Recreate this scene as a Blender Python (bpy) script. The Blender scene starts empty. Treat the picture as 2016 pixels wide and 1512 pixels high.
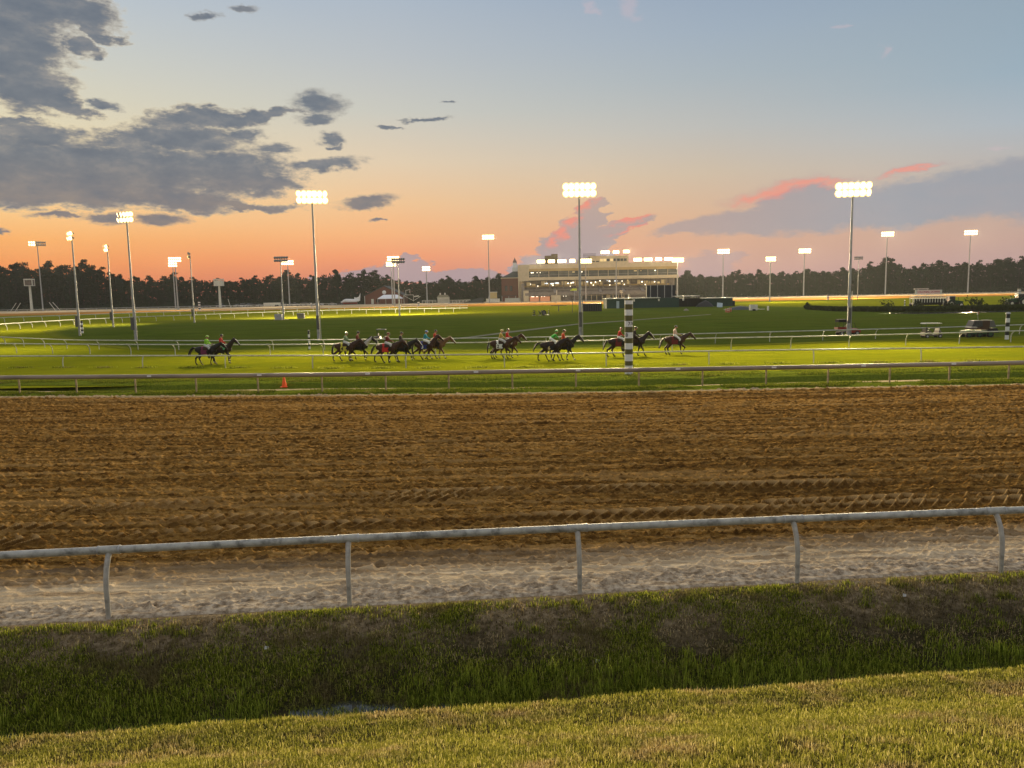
import bpy, bmesh, math, random
import numpy as np
from mathutils import Vector, Matrix

random.seed(7)
rng = np.random.default_rng(7)
SC = bpy.context.scene
COL = SC.collection

# ------------------------------------------------------------------ camera
FPX = 1515.0                                  # focal length in pixels of the 2016 x 1512 photograph
TH = math.atan(180 / FPX); PH = math.radians(1.1); EYE = 5.1
fw = np.array([0, math.cos(TH), -math.sin(TH)]); up0 = np.array([0, math.sin(TH), math.cos(TH)]); rt0 = np.array([1.0, 0, 0])
rt = rt0 * math.cos(PH) - up0 * math.sin(PH); up = up0 * math.cos(PH) + rt0 * math.sin(PH)
cd = bpy.data.cameras.new('camera'); cam = bpy.data.objects.new('camera', cd); COL.objects.link(cam)
cd.sensor_width = 36; cd.lens = FPX / 2016 * 36; cd.clip_start = 0.1; cd.clip_end = 20000
cam.matrix_world = Matrix(((rt[0], up[0], -fw[0], 0), (rt[1], up[1], -fw[1], 0), (rt[2], up[2], -fw[2], EYE), (0, 0, 0, 1)))
SC.camera = cam
SC.render.resolution_x = 1024; SC.render.resolution_y = 768

def ray(px, py): return fw + (px - 1008) / FPX * rt + (756 - py) / FPX * up
def gp(px, py, z=0.0):                        # where the view through a pixel meets height z
    d = ray(px, py); t = (EYE - z) / -d[2]
    return Vector((d[0] * t, d[1] * t, z))
def at(px, py, Y):                            # the point at depth Y seen through a pixel
    d = ray(px, py); t = Y / d[1]
    return Vector((d[0] * t, Y, EYE + d[2] * t))
def horizon(px): return 576 - (px - 1008) * math.tan(PH)
def base_at(px, Y):                           # ground point at depth Y seen in pixel column px
    return at(px, horizon(px) + EYE * FPX / Y, Y).xy.to_3d()

# ------------------------------------------------------------------ view
SC.view_settings.view_transform = 'Standard'; SC.view_settings.look = 'None'
SC.view_settings.exposure = 0.0; SC.view_settings.gamma = 1.0; SC.view_settings.use_curve_mapping = False
cy = SC.cycles
cy.use_denoising = True; cy.max_bounces = 5; cy.diffuse_bounces = 2; cy.glossy_bounces = 2; cy.transmission_bounces = 3
cy.transparent_max_bounces = 8; cy.volume_bounces = 0; cy.sample_clamp_indirect = 4.0; cy.caustics_reflective = False; cy.caustics_refractive = False
cy.light_sampling_threshold = 0.002

def lin(r, g, b):                             # an sRGB colour (0-255) as linear
    f = lambda c: ((c / 255 + 0.055) / 1.055) ** 2.4 if c > 10.3 else c / 255 / 12.92
    return (f(r), f(g), f(b), 1.0)

# ------------------------------------------------------------------ sky
class NG:                                     # a few short cuts for node trees
    def __init__(s, tree): s.t = tree; s.n = tree.nodes; s.l = tree.links
    def new(s, typ, **kw):
        nd = s.n.new(typ)
        for k, v in kw.items(): setattr(nd, k, v)
        return nd
    def put(s, sock, v):
        if hasattr(v, 'is_output') or isinstance(v, bpy.types.NodeSocket): s.l.new(v, sock)
        elif v is not None: sock.default_value = v
    def math(s, op, a, b=None, c=None, clamp=False):
        nd = s.new('ShaderNodeMath', operation=op, use_clamp=clamp)
        for i, v in enumerate((a, b, c)): s.put(nd.inputs[i], v)
        return nd.outputs[0]
    def vmath(s, op, a, b=None):
        nd = s.new('ShaderNodeVectorMath', operation=op)
        s.put(nd.inputs[0], a); s.put(nd.inputs[1], b)
        return nd.outputs['Value' if op in ('LENGTH', 'DOT_PRODUCT', 'DISTANCE') else 'Vector']
    def mix(s, f, a, b, blend='MIX'):
        nd = s.new('ShaderNodeMix', data_type='RGBA', blend_type=blend)
        s.put(nd.inputs[0], f); s.put(nd.inputs[6], a); s.put(nd.inputs[7], b)
        return nd.outputs[2]
    def ramp(s, f, stops, interp='LINEAR'):
        nd = s.new('ShaderNodeValToRGB'); cr = nd.color_ramp; cr.interpolation = interp
        stops = sorted(stops, key=lambda q: q[0])
        while len(cr.elements) < len(stops): cr.elements.new(0.5)
        for e, (p, c) in zip(cr.elements, stops):
            e.position = p; e.color = c if len(c) == 4 else (*c, 1)
        s.put(nd.inputs[0], f)
        return nd.outputs[0]
    def noise(s, vec, scale, detail=4, rough=0.55, out='Fac', dist=0.0, dim='3D'):
        nd = s.new('ShaderNodeTexNoise', noise_dimensions=dim)
        s.put(nd.inputs['Vector'], vec); nd.inputs['Scale'].default_value = scale
        nd.inputs['Detail'].default_value = detail; nd.inputs['Roughness'].default_value = rough; nd.inputs['Distortion'].default_value = dist
        return nd.outputs[out]
    def mapping(s, vec, loc=(0, 0, 0), rot=(0, 0, 0), scale=(1, 1, 1), typ='POINT'):
        nd = s.new('ShaderNodeMapping', vector_type=typ); s.put(nd.inputs[0], vec)
        if typ in ('POINT', 'TEXTURE'): nd.inputs['Location'].default_value = loc
        nd.inputs['Rotation'].default_value = rot; nd.inputs['Scale'].default_value = scale
        return nd.outputs[0]
    def remap(s, v, a, b, c=0.0, d=1.0, typ='LINEAR'):
        nd = s.new('ShaderNodeMapRange', interpolation_type=typ, clamp=True)
        s.put(nd.inputs[0], v)
        for i, q in enumerate((a, b, c, d)): nd.inputs[i + 1].default_value = q
        return nd.outputs[0]
    def comb(s, x, y, z=0.0):
        nd = s.new('ShaderNodeCombineXYZ'); s.put(nd.inputs[0], x); s.put(nd.inputs[1], y); s.put(nd.inputs[2], z)
        return nd.outputs[0]

def azel(px, py):
    d = ray(px, py); d = d / np.linalg.norm(d)
    return math.atan2(d[0], d[1]), math.asin(d[2])

world = bpy.data.worlds.new('World'); SC.world = world; world.use_nodes = True
def build_sky():
    g = NG(world.node_tree); g.n.clear()
    tc = g.new('ShaderNodeTexCoord')
    d = g.vmath('NORMALIZE', tc.outputs['Generated'])
    sp = g.new('ShaderNodeSeparateXYZ'); g.put(sp.inputs[0], d)
    az = g.math('ARCTAN2', sp.outputs[0], sp.outputs[1]); el = g.math('ARCSINE', sp.outputs[2])
    E0, E1 = -0.02, 0.36
    elf = g.remap(el, E0, E1)
    def col(px, rows, zen):                   # colours of the clear sky up one column of the photograph
        st = [((azel(px, y)[1] - E0) / (E1 - E0), lin(*c)) for y, c in rows]
        return g.ramp(elf, st + [(1.0, lin(*zen))])
    left = col(60, [(608, (190, 120, 110)), (570, (222, 128, 86)), (520, (243, 155, 92)), (470, (250, 178, 106)), (420, (250, 200, 136)), (330, (236, 212, 166)),
                    (230, (224, 214, 184)), (120, (208, 208, 196)), (0, (192, 200, 204))], (176, 190, 206))
    mid = col(760, [(590, (190, 142, 134)), (545, (218, 136, 112)), (505, (241, 156, 112)), (460, (246, 180, 126)), (400, (240, 196, 148)), (320, (226, 205, 176)),
                    (220, (202, 201, 191)), (110, (186, 192, 196)), (0, (173, 185, 198))], (160, 178, 198))
    right = col(1400, [(572, (184, 150, 146)), (530, (203, 158, 144)), (480, (213, 166, 140)), (420, (216, 178, 148)), (340, (206, 188, 166)), (250, (188, 188, 184)),
                       (150, (170, 181, 188)), (60, (160, 175, 190)), (0, (154, 170, 188))], (144, 164, 186))
    far = col(2000, [(560, (172, 150, 152)), (520, (186, 154, 150)), (470, (194, 160, 148)), (420, (194, 166, 152)), (330, (186, 178, 172)), (240, (172, 182, 190)),
                     (140, (154, 174, 188)), (0, (148, 167, 182))], (134, 156, 178))
    A = [azel(60, 400)[0], azel(760, 400)[0], azel(1400, 400)[0], azel(2000, 400)[0]]
    sky = g.mix(g.remap(az, A[0], A[1]), left, mid)
    sky = g.mix(g.remap(az, A[1], A[2]), sky, right)
    sky = g.mix(g.remap(az, A[2], A[3]), sky, far)
    back = g.ramp(elf, [(0.0, lin(184, 172, 160)), (0.25, lin(205, 195, 182)), (0.6, lin(206, 201, 192)), (1.0, lin(196, 198, 200))])
    sky = g.mix(g.remap(g.math('ABSOLUTE', az), 0.75, 2.2, typ='SMOOTHSTEP'), sky, back)
    zen = g.remap(el, 0.36, 1.0, typ='SMOOTHSTEP')
    sky = g.mix(zen, sky, lin(200, 202, 208))
    # ---- clouds: each bank is a cluster of ragged lobes at its own bearing and height
    p = g.comb(az, el)
    ps = g.mapping(p, scale=(1.0, 2.2, 1.0))
    w1 = g.vmath('SUBTRACT', g.noise(ps, 14, 5, 0.6, 'Color'), (0.5, 0.5, 0.5))
    w2 = g.vmath('SUBTRACT', g.noise(ps, 55, 5, 0.62, 'Color'), (0.5, 0.5, 0.5))
    warp = g.vmath('ADD', g.vmath('MULTIPLY', w1, (0.10, 0.040, 0)), g.vmath('MULTIPLY', w2, (0.045, 0.020, 0)))
    pw = g.vmath('ADD', p, warp)
    pw_soft = g.vmath('ADD', p, g.vmath('MULTIPLY', warp, (0.6, 0.6, 0)))
    fine = g.noise(ps, 70, 6, 0.65)
    def bank(lobes, vec, k=0.18):              # the running minimum rides along in z, so lobes are evaluated one after another
        sx = g.new('ShaderNodeSeparateXYZ'); g.put(sx.inputs[0], vec)
        acc = None
        for (cx, cy_, rx, ry, rot) in lobes:
            a, e = azel(cx, cy_); ra = abs(azel(cx + 10, cy_)[0] - a) / 10 * rx; re = abs(azel(cx, cy_ - 10)[1] - e) / 10 * ry
            q = g.mapping(g.comb(sx.outputs[0], sx.outputs[1], acc if acc is not None else 0.0), loc=(a, e, 0), rot=(0, 0, math.radians(rot)), scale=(ra, re, 1), typ='TEXTURE')
            L = g.vmath('LENGTH', g.vmath('MULTIPLY', q, (1, 1, 0)))
            acc = L if acc is None else g.math('SMOOTH_MIN', acc, L, k)
        return acc
    dark = [(20, 95, 105, 95, 0), (60, 175, 90, 42, 0), (125, 205, 55, 16, -8), (140, 25, 100, 34, 0), (190, 60, 40, 14, -12), (30, 20, 120, 40, 0), (165, 95, 45, 20, -10),
            (60, 330, 190, 62, 0), (240, 335, 190, 52, 0), (330, 275, 150, 26, 4), (420, 235, 120, 20, 6), (520, 226, 75, 12, 6), (440, 335, 120, 42, 0), (510, 352, 60, 22, -5),
            (130, 382, 220, 26, 0), (360, 388, 120, 24, -4), (60, 270, 90, 22, 0), (20, 240, 60, 12, 0), (500, 400, 80, 9, -6)]
    small = [(640, 328, 75, 11, 8), (634, 205, 50, 24, 0), (624, 238, 34, 13, 6), (650, 276, 25, 11, 0), (528, 293, 40, 11, 0), (482, 264, 34, 12, 0),
             (720, 398, 56, 12, 8), (840, 236, 44, 4, 2), (765, 250, 22, 3, 0), (740, 428, 16, 3, 5), (205, 430, 52, 11, 0), (318, 430, 50, 12, 3), (110, 424, 60, 6, 0),
             (395, 32, 24, 8, 0), (196, 118, 14, 6, 0), (212, 210, 28, 8, 0), (660, 290, 14, 4, 0), (880, 200, 14, 3, 0), (470, 20, 30, 6, 0), (8, 452, 14, 4, 0)]
    D1 = bank(dark, pw); D2 = bank(small, pw_soft, 0.05)
    lo = g.math('MULTIPLY', g.math('SUBTRACT', fine, 0.5), 1.15)
    m1 = g.remap(g.math('ADD', D1, lo), 1.42, 0.84, typ='SMOOTHSTEP'); m2 = g.remap(g.math('ADD', D2, lo), 1.45, 0.50, typ='SMOOTHSTEP')
    md = g.math('MAXIMUM', m1, m2)
    tone = g.noise(ps, 26, 5, 0.6)
    dcol = g.ramp(tone, [(0.3, lin(94, 106, 122)), (0.5, lin(108, 117, 129)), (0.72, lin(138, 138, 140))])
    dcol = g.mix(g.remap(el, azel(100, 300)[1], azel(100, 410)[1]), dcol, g.ramp(tone, [(0.32, lin(108, 114, 126)), (0.7, lin(140, 130, 126))]))
    edge = g.remap(g.math('ADD', g.math('MINIMUM', D1, D2), g.math('MULTIPLY', lo, 0.8)), 0.62, 1.15, typ='SMOOTHSTEP')
    dcol = g.mix(g.math('MULTIPLY', edge, 0.6), dcol, lin(176, 166, 152))
    # grey tower of cumulus over the stand and the low heaps beside it
    tower = [(1100, 522, 80, 26, 0), (1115, 488, 62, 34, 0), (1140, 452, 46, 34, 0), (1168, 420, 32, 26, 0), (1180, 402, 18, 14, 0), (1060, 535, 60, 20, 0),
             (1180, 480, 36, 36, 0), (1235, 440, 52, 10, 12), (1204, 452, 34, 16, 12)]
    heaps = [(800, 528, 52, 14, 0), (806, 510, 15, 10, 0), (745, 540, 90, 11, 0), (885, 545, 120, 14, 0), (690, 548, 70, 8, 0), (1000, 550, 60, 8, 0)]
    T = bank(tower, pw_soft, 0.1); Hh = bank(heaps, pw_soft, 0.1)
    mt = g.remap(g.math('ADD', T, g.math('MULTIPLY', lo, 0.6)), 1.1, 0.9, typ='SMOOTHSTEP'); mh = g.remap(g.math('ADD', Hh, g.math('MULTIPLY', lo, 0.5)), 1.08, 0.86, typ='SMOOTHSTEP')
    # the sun below the left horizon still reddens the cloud flanks turned to it
    rim = bank([(1106, 456, 12, 10, 25), (1128, 430, 12, 10, 30), (1160, 400, 14, 7, 25), (1086, 474, 9, 7, 25), (1250, 428, 30, 5, 12), (1245, 448, 30, 3, 12)], pw_soft, 0.1)
    mr = g.math('MULTIPLY', g.remap(g.math('ADD', rim, g.math('MULTIPLY', lo, 1.4)), 2.3, 0.2, typ='SMOOTHSTEP'), 0.85)
    tcol = g.mix(mr, g.ramp(g.remap(el, azel(1100, 540)[1], azel(1100, 400)[1]), [(0, lin(164, 152, 158)), (1, lin(184, 160, 152))]), lin(240, 140, 120))
    strat = [(2120, 365, 200, 70, 4), (1960, 372, 190, 56, 4), (1800, 400, 190, 46, 3), (1620, 415, 170, 40, 4), (1480, 432, 150, 26, 5), (1370, 446, 90, 14, 7), (1560, 388, 80, 18, 8), (2000, 340, 120, 26, 6)]
    S = bank(strat, pw_soft, 0.2)
    ms = g.remap(g.math('ADD', S, g.math('MULTIPLY', lo, 0.5)), 1.22, 0.7, typ='SMOOTHSTEP')
    pink = bank([(1520, 378, 62, 11, 14), (1580, 366, 70, 7, 3), (1480, 392, 30, 8, 16), (1780, 340, 60, 5, 8)], pw_soft, 0.15)
    mp = g.math('MULTIPLY', g.remap(g.math('ADD', pink, lo), 2.0, 0.25, typ='SMOOTHSTEP'), 0.9)
    scol = g.mix(g.remap(az, azel(1350, 420)[0], azel(1750, 420)[0]), lin(176, 156, 152), lin(146, 156, 168))
    scol = g.mix(g.math('MULTIPLY', tone, 0.35), scol, lin(186, 164, 160))
    scol = g.mix(mp, scol, lin(243, 142, 124))
    wisp = bank([(1240, 18, 26, 20, -40), (1165, 20, 16, 10, -30), (1740, 105, 10, 12, -40), (1660, 55, 20, 5, 0), (1960, 290, 30, 4, 0)], pw_soft, 0.05)
    mw = g.math('MULTIPLY', g.remap(g.math('ADD', wisp, lo), 1.4, 0.4, typ='SMOOTHSTEP'), 0.35)
    sky = g.mix(mw, sky, lin(206, 184, 190))
    Lo = bank([(1400, 520, 58, 20, 0), (1430, 510, 34, 12, 8), (1370, 540, 70, 16, 0)], pw_soft, 0.1)
    sky = g.mix(g.math('MULTIPLY', g.remap(g.math('ADD', Lo, lo), 1.2, 0.7, typ='SMOOTHSTEP'), 0.55), sky, lin(172, 152, 156))
    sky = g.mix(g.math('MULTIPLY', mh, 0.85), sky, lin(166, 152, 158))
    sky = g.mix(g.math('MULTIPLY', mt, 0.95), sky, tcol)
    sky = g.mix(g.math('MULTIPLY', g.math('MAXIMUM', ms, g.math('MULTIPLY', mp, 0.9)), 0.92), sky, scol)
    # a bright torn hem where the low light reaches round the dark bank
    hem = g.math('MULTIPLY', g.math('MULTIPLY', g.remap(g.math('ADD', D1, lo), 1.45, 1.1), 0.22), g.remap(az, azel(560, 300)[0], azel(380, 300)[0]))
    sky = g.mix(hem, sky, lin(252, 226, 170))
    sky = g.mix(g.math('MULTIPLY', md, 0.94), sky, dcol)
    bg = g.new('ShaderNodeBackground'); g.put(bg.inputs[0], sky); bg.inputs[1].default_value = 1.0
    out = g.new('ShaderNodeOutputWorld'); g.l.new(bg.outputs[0], out.inputs[0])
    world.cycles.sampling_method = 'MANUAL'; world.cycles.sample_map_resolution = 256
build_sky()

# the sun has just set beyond the trees on the left: only its faint wide afterglow is left
sd = bpy.data.lights.new('sun', 'SUN'); sd.energy = 0.12; sd.angle = math.radians(12); sd.color = (1, 0.62, 0.36)
sun = bpy.data.objects.new('sun', sd); COL.objects.link(sun)
sun.rotation_euler = Vector((math.sin(math.radians(-33)), math.cos(math.radians(-33)), math.tan(math.radians(5)))).to_track_quat('Z', 'Y').to_euler()
sun.location = (-200, 300, 60)

# ------------------------------------------------------------------ helpers
def tag(o, label=None, cat=None, group=None, kind=None):
    if label: o['label'] = label
    if cat: o['category'] = cat
    if group: o['group'] = group
    if kind: o['kind'] = kind
    return o
def thing(name, label, cat, loc=(0, 0, 0), rz=0.0, group=None):
    o = bpy.data.objects.new(name, None); COL.objects.link(o)
    o.empty_display_size = 0.3; o.location = loc; o.rotation_euler = (0, 0, rz)
    return tag(o, label, cat, group)
def link(name, me, parent=None, loc=None, rz=None, scale=None):
    o = bpy.data.objects.new(name, me); COL.objects.link(o)
    if parent is not None: o.parent = parent
    if loc is not None: o.location = loc
    if rz is not None: o.rotation_euler = (0, 0, rz)
    if scale is not None: o.scale = scale
    return o
def copy_tree(o, parent=None):
    c = o.copy(); COL.objects.link(c); c.parent = parent
    for ch in list(o.children): copy_tree(ch, c)
    return c

class MB:                                     # gathers shapes into one mesh
    def __init__(s): s.v = []; s.f = []; s.m = []; s.sm = []
    def add(s, vs, fs, mi=0, smooth=False):
        k = len(s.v); s.v += [tuple(v) for v in vs]
        for f in fs: s.f.append(tuple(i + k for i in f)); s.m.append(mi); s.sm.append(smooth)
        return s
    def box(s, c, d, mi=0, rz=0.0, rx=0.0, ry=0.0, taper=1.0):
        M = Matrix.Translation(c) @ Matrix.Rotation(rz, 4, 'Z') @ Matrix.Rotation(ry, 4, 'Y') @ Matrix.Rotation(rx, 4, 'X')
        vs = []
        for z in (-1, 1):
            t = 1.0 if z < 0 else taper
            for x, y in ((-1, -1), (1, -1), (1, 1), (-1, 1)): vs.append(M @ Vector((x * d[0] / 2 * t, y * d[1] / 2 * t, z * d[2] / 2)))
        return s.add(vs, [(3, 2, 1, 0), (4, 5, 6, 7), (0, 1, 5, 4), (1, 2, 6, 5), (2, 3, 7, 6), (3, 0, 4, 7)], mi)
    def span(s, x0, x1, y0, y1, z0, z1, mi=0):
        return s.box(((x0 + x1) / 2, (y0 + y1) / 2, (z0 + z1) / 2), (x1 - x0, y1 - y0, z1 - z0), mi)
    def tube(s, pts, r, n=8, mi=0, smooth=True, cap=True, flat=1.0):
        pts = [Vector(p) for p in pts]; rs = r if isinstance(r, (list, tuple)) else [r] * len(pts)
        vs = []; fs = []; prev = None
        for i, p in enumerate(pts):
            t = (pts[min(i + 1, len(pts) - 1)] - pts[max(i - 1, 0)]).normalized()
            if prev is None: a = t.orthogonal().normalized() if abs(t.z) > 0.9 else t.cross(Vector((0, 0, 1))).normalized()
            else: a = (prev - t * prev.dot(t)).normalized()
            prev = a; b = t.cross(a)
            for k in range(n):
                an = 2 * math.pi * k / n
                vs.append(p + (a * math.cos(an) + b * math.sin(an) * flat) * rs[i])
        for i in range(len(pts) - 1):
            for k in range(n): fs.append((i * n + k, i * n + (k + 1) % n, (i + 1) * n + (k + 1) % n, (i + 1) * n + k))
        s.add(vs, fs, mi, smooth)
        if cap:
            L = (len(pts) - 1) * n
            s.add(vs, [tuple(range(n - 1, -1, -1)), tuple(range(L, L + n))], mi)
        return s
    def ball(s, c, r, n=10, m=6, mi=0, M=None):
        rr = r if isinstance(r, (list, tuple)) else (r, r, r)
        vs = [(0, 0, -1)]
        for j in range(1, m):
            t = -math.pi / 2 + math.pi * j / m
            for i in range(n): vs.append((math.cos(t) * math.cos(2 * math.pi * i / n), math.cos(t) * math.sin(2 * math.pi * i / n), math.sin(t)))
        vs.append((0, 0, 1)); fs = []
        for i in range(n): fs.append((0, 1 + (i + 1) % n, 1 + i))
        for j in range(m - 2):
            for i in range(n): fs.append((1 + j * n + i, 1 + j * n + (i + 1) % n, 1 + (j + 1) * n + (i + 1) % n, 1 + (j + 1) * n + i))
        T = len(vs) - 1; B = 1 + (m - 2) * n
        for i in range(n): fs.append((T, B + i, B + (i + 1) % n))
        out = []
        for v in vs:
            q = Vector((v[0] * rr[0], v[1] * rr[1], v[2] * rr[2]))
            if M is not None: q = M @ q
            out.append(q + Vector(c))
        return s.add(out, fs, mi, True)
    def prism(s, poly, axis, a, b, mi=0):     # a 2-D outline pushed from a to b along an axis
        n = len(poly); vs = []
        for t in (a, b):
            for (p, q) in poly:
                vs.append({'x': (t, p, q), 'y': (p, t, q), 'z': (p, q, t)}[axis])
        fs = [tuple(range(n - 1, -1, -1)), tuple(range(n, 2 * n))] + [(i, (i + 1) % n, n + (i + 1) % n, n + i) for i in range(n)]
        return s.add(vs, fs, mi)
    def mesh(s, name, mats):
        me = bpy.data.meshes.new(name); me.from_pydata(s.v, [], s.f)
        for m_ in (mats if isinstance(mats, (list, tuple)) else [mats]): me.materials.append(m_)
        me.polygons.foreach_set('material_index', s.m); me.polygons.foreach_set('use_smooth', s.sm)
        bm = bmesh.new(); bm.from_mesh(me); bmesh.ops.recalc_face_normals(bm, faces=bm.faces); bm.to_mesh(me); bm.free()
        return me
    def build(s, name, mats, parent=None, loc=None, rz=None): return link(name, s.mesh(name, mats), parent, loc, rz)

def big_mesh(name, V, Q, mats, attrs=None, smooth=True, mi=None):   # from numpy arrays: V n x 3, Q m x 3|4
    me = bpy.data.meshes.new(name); n, m, k = len(V), len(Q), Q.shape[1]
    me.vertices.add(n); me.vertices.foreach_set('co', np.ascontiguousarray(V, np.float32).ravel())
    me.loops.add(m * k); me.loops.foreach_set('vertex_index', np.ascontiguousarray(Q, np.int32).ravel())
    me.polygons.add(m); me.polygons.foreach_set('loop_start', np.arange(0, m * k, k, dtype=np.int32))
    me.polygons.foreach_set('use_smooth', np.full(m, smooth))
    for m_ in (mats if isinstance(mats, (list, tuple)) else [mats]): me.materials.append(m_)
    if mi is not None: me.polygons.foreach_set('material_index', np.ascontiguousarray(mi, np.int32))
    me.update(calc_edges=True)
    for nm, a in (attrs or {}).items():
        at_ = me.attributes.new(nm, 'FLOAT', 'POINT'); at_.data.foreach_set('value', np.ascontiguousarray(a, np.float32))
    me.validate()
    return me

def text_mesh(body, size, mat, extrude=0.0, bold=0.0):
    cu = bpy.data.curves.new('lettering', 'FONT'); cu.body = body; cu.size = size; cu.align_x = 'CENTER'; cu.align_y = 'CENTER'
    cu.extrude = extrude; cu.offset = bold; cu.resolution_u = 3
    o = bpy.data.objects.new('lettering', cu); COL.objects.link(o)
    dg = bpy.context.evaluated_depsgraph_get(); dg.update()
    me = bpy.data.meshes.new_from_object(o.evaluated_get(dg)); bpy.data.objects.remove(o)
    me.materials.clear(); me.materials.append(mat)
    return me

# value noise for height fields
_T = rng.random((256, 256))
def vnoise(x, y, seed=0):
    x = np.asarray(x) + seed * 17.31; y = np.asarray(y) + seed * 9.77
    xi = np.floor(x).astype(int); yi = np.floor(y).astype(int); fx = x - xi; fy = y - yi
    fx = fx * fx * (3 - 2 * fx); fy = fy * fy * (3 - 2 * fy)
    g_ = lambda a, b: _T[a & 255, b & 255]
    return (g_(xi, yi) * (1 - fx) + g_(xi + 1, yi) * fx) * (1 - fy) + (g_(xi, yi + 1) * (1 - fx) + g_(xi + 1, yi + 1) * fx) * fy
def fbm(x, y, oct=4, seed=0, gain=0.5):
    a = 1.0; t = 0.0; s_ = 0.0
    for o in range(oct):
        t = t + a * vnoise(x * 2 ** o, y * 2 ** o, seed + o * 3); s_ += a; a *= gain
    return t / s_

# ------------------------------------------------------------------ materials
MATS = {}
def mat(name, c, rough=0.7, metal=0.0, var=0.0, scale=3.0, emit=None, es=0.0, bump=0.0, spec=0.3, stretch=(1, 1, 1), c2=None):
    if name in MATS: return MATS[name]
    m = bpy.data.materials.new(name); m.use_nodes = True; g = NG(m.node_tree); b = g.n['Principled BSDF']
    c = c if len(c) == 4 else (*c, 1)
    b.inputs['Roughness'].default_value = rough; b.inputs['Metallic'].default_value = metal; b.inputs['Specular IOR Level'].default_value = spec
    tc = g.new('ShaderNodeTexCoord').outputs['Object']
    if stretch != (1, 1, 1): tc = g.mapping(tc, scale=stretch)
    if var > 0:
        n = g.noise(tc, scale, 5, 0.6)
        d2 = c2 if c2 is not None else tuple(q * (1 - var) for q in c[:3])
        hi = tuple(min(1, q * (1 + var * 0.5)) for q in c[:3])
        g.put(b.inputs['Base Color'], g.ramp(n, [(0.32, d2[:3]), (0.5, c), (0.7, hi)]))
        g.put(b.inputs['Roughness'], g.remap(n, 0.3, 0.7, max(0, rough - 0.08), min(1, rough + 0.1)))
    else: b.inputs['Base Color'].default_value = c
    if bump > 0:
        bp = g.new('ShaderNodeBump'); bp.inputs['Strength'].default_value = 1; bp.inputs['Distance'].default_value = bump
        g.put(bp.inputs['Height'], g.noise(tc, scale * 3, 4)); g.l.new(bp.outputs[0], b.inputs['Normal'])
    if emit is not None:
        b.inputs['Emission Color'].default_value = emit if len(emit) == 4 else (*emit, 1); b.inputs['Emission Strength'].default_value = es
    MATS[name] = m
    return m
M_white = mat('weathered_white_paint', (0.55, 0.54, 0.50), 0.45, var=0.35, scale=2.5)
M_rail = mat('dull_white_tube', (0.34, 0.335, 0.305), 0.5, var=0.62, scale=5, bump=0.003)
M_post = mat('galvanised_post', (0.36, 0.34, 0.30), 0.5, var=0.4, scale=5)
M_steel = mat('galvanised_steel', (0.36, 0.36, 0.36), 0.45, 0.3, var=0.25, scale=1.5)
M_dark = mat('dark_rubber', (0.02, 0.02, 0.022), 0.75, var=0.3, scale=8)
M_black = mat('black_paint', (0.012, 0.012, 0.013), 0.5, var=0.3, scale=4)
M_glass = mat('dark_glass', (0.02, 0.022, 0.025), 0.08, spec=0.6, var=0.2, scale=1)
M_lens = mat('lamp_lens', (0.9, 0.85, 0.7), 0.3, emit=(1.0, 0.80, 0.44), es=5)
M_reflbloom = mat('reflector_bloom', (0.9, 0.7, 0.35), 0.3, emit=(1.0, 0.68, 0.24), es=1.7)  # reflector rim set aglow to hint at bloom round the lens
M_lensoff = mat('unlit_lens', (0.35, 0.35, 0.36), 0.2, var=0.2)
M_housing = mat('lamp_housing', (0.10, 0.10, 0.10), 0.5, 0.3, var=0.3)
M_red = mat('red_paint', (0.24, 0.028, 0.016), 0.4, var=0.25, scale=3)
M_orange = mat('orange_plastic', (0.95, 0.12, 0.02), 0.45, var=0.15, scale=6, emit=None)
M_green = mat('dark_green_paint', (0.018, 0.06, 0.028), 0.4, var=0.3, scale=2)
M_shed = mat('dark_green_siding', (0.016, 0.045, 0.036), 0.6, var=0.3, scale=1.5, stretch=(4, 4, 0.3))
M_cream = mat('cream_paint', (0.62, 0.58, 0.46), 0.5, var=0.2, scale=3)
M_brick = mat('red_brick', (0.15, 0.058, 0.040), 0.85, var=0.3, scale=4, stretch=(1, 1, 4))
M_tan = mat('tan_stucco', (0.58, 0.47, 0.31), 0.8, var=0.12, scale=0.4)
M_tan2 = mat('ochre_stucco', (0.44, 0.31, 0.13), 0.8, var=0.12, scale=0.4)
M_conc = mat('stand_concrete', (0.24, 0.20, 0.17), 0.85, var=0.25, scale=0.8)
M_seat = mat('stand_seating', (0.15, 0.12, 0.10), 0.8, var=0.5, scale=0.5, stretch=(1, 3, 3))
M_roofdark = mat('dark_roof', (0.05, 0.055, 0.055), 0.7, var=0.3, scale=1)

# ------------------------------------------------------------------ ground
# v: distance beyond the posts of the near rail; the track runs along this line
SLOPE = 0.0915; V0 = 12.38
DFX = [-60, -27.7, -17.8, -2.0, 5.6, 25.7, 60]; DFY = [45.0, 41.3, 40.1, 38.8, 38.4, 38.4, 40.5]   # the far lip of the dirt
def far_lip(x): return np.interp(x, DFX, DFY)
def dirt_y(x, v): return V0 + SLOPE * x + v * (far_lip(x) - V0 - SLOPE * np.asarray(x)) / 26.4
def vy(x, v): return V0 + SLOPE * x + v
def ground_mat(name, build, bump=None):
    m = bpy.data.materials.new(name); m.use_nodes = True; g = NG(m.node_tree); b = g.n['Principled BSDF']
    geo = g.new('ShaderNodeNewGeometry'); b.inputs['Roughness'].default_value = 0.95; b.inputs['Specular IOR Level'].default_value = 0.0
    h = build(g, b, geo.outputs['Position'], geo)
    return m
def attr(g, name): return g.new('ShaderNodeAttribute', attribute_name=name).outputs['Fac']
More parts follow.
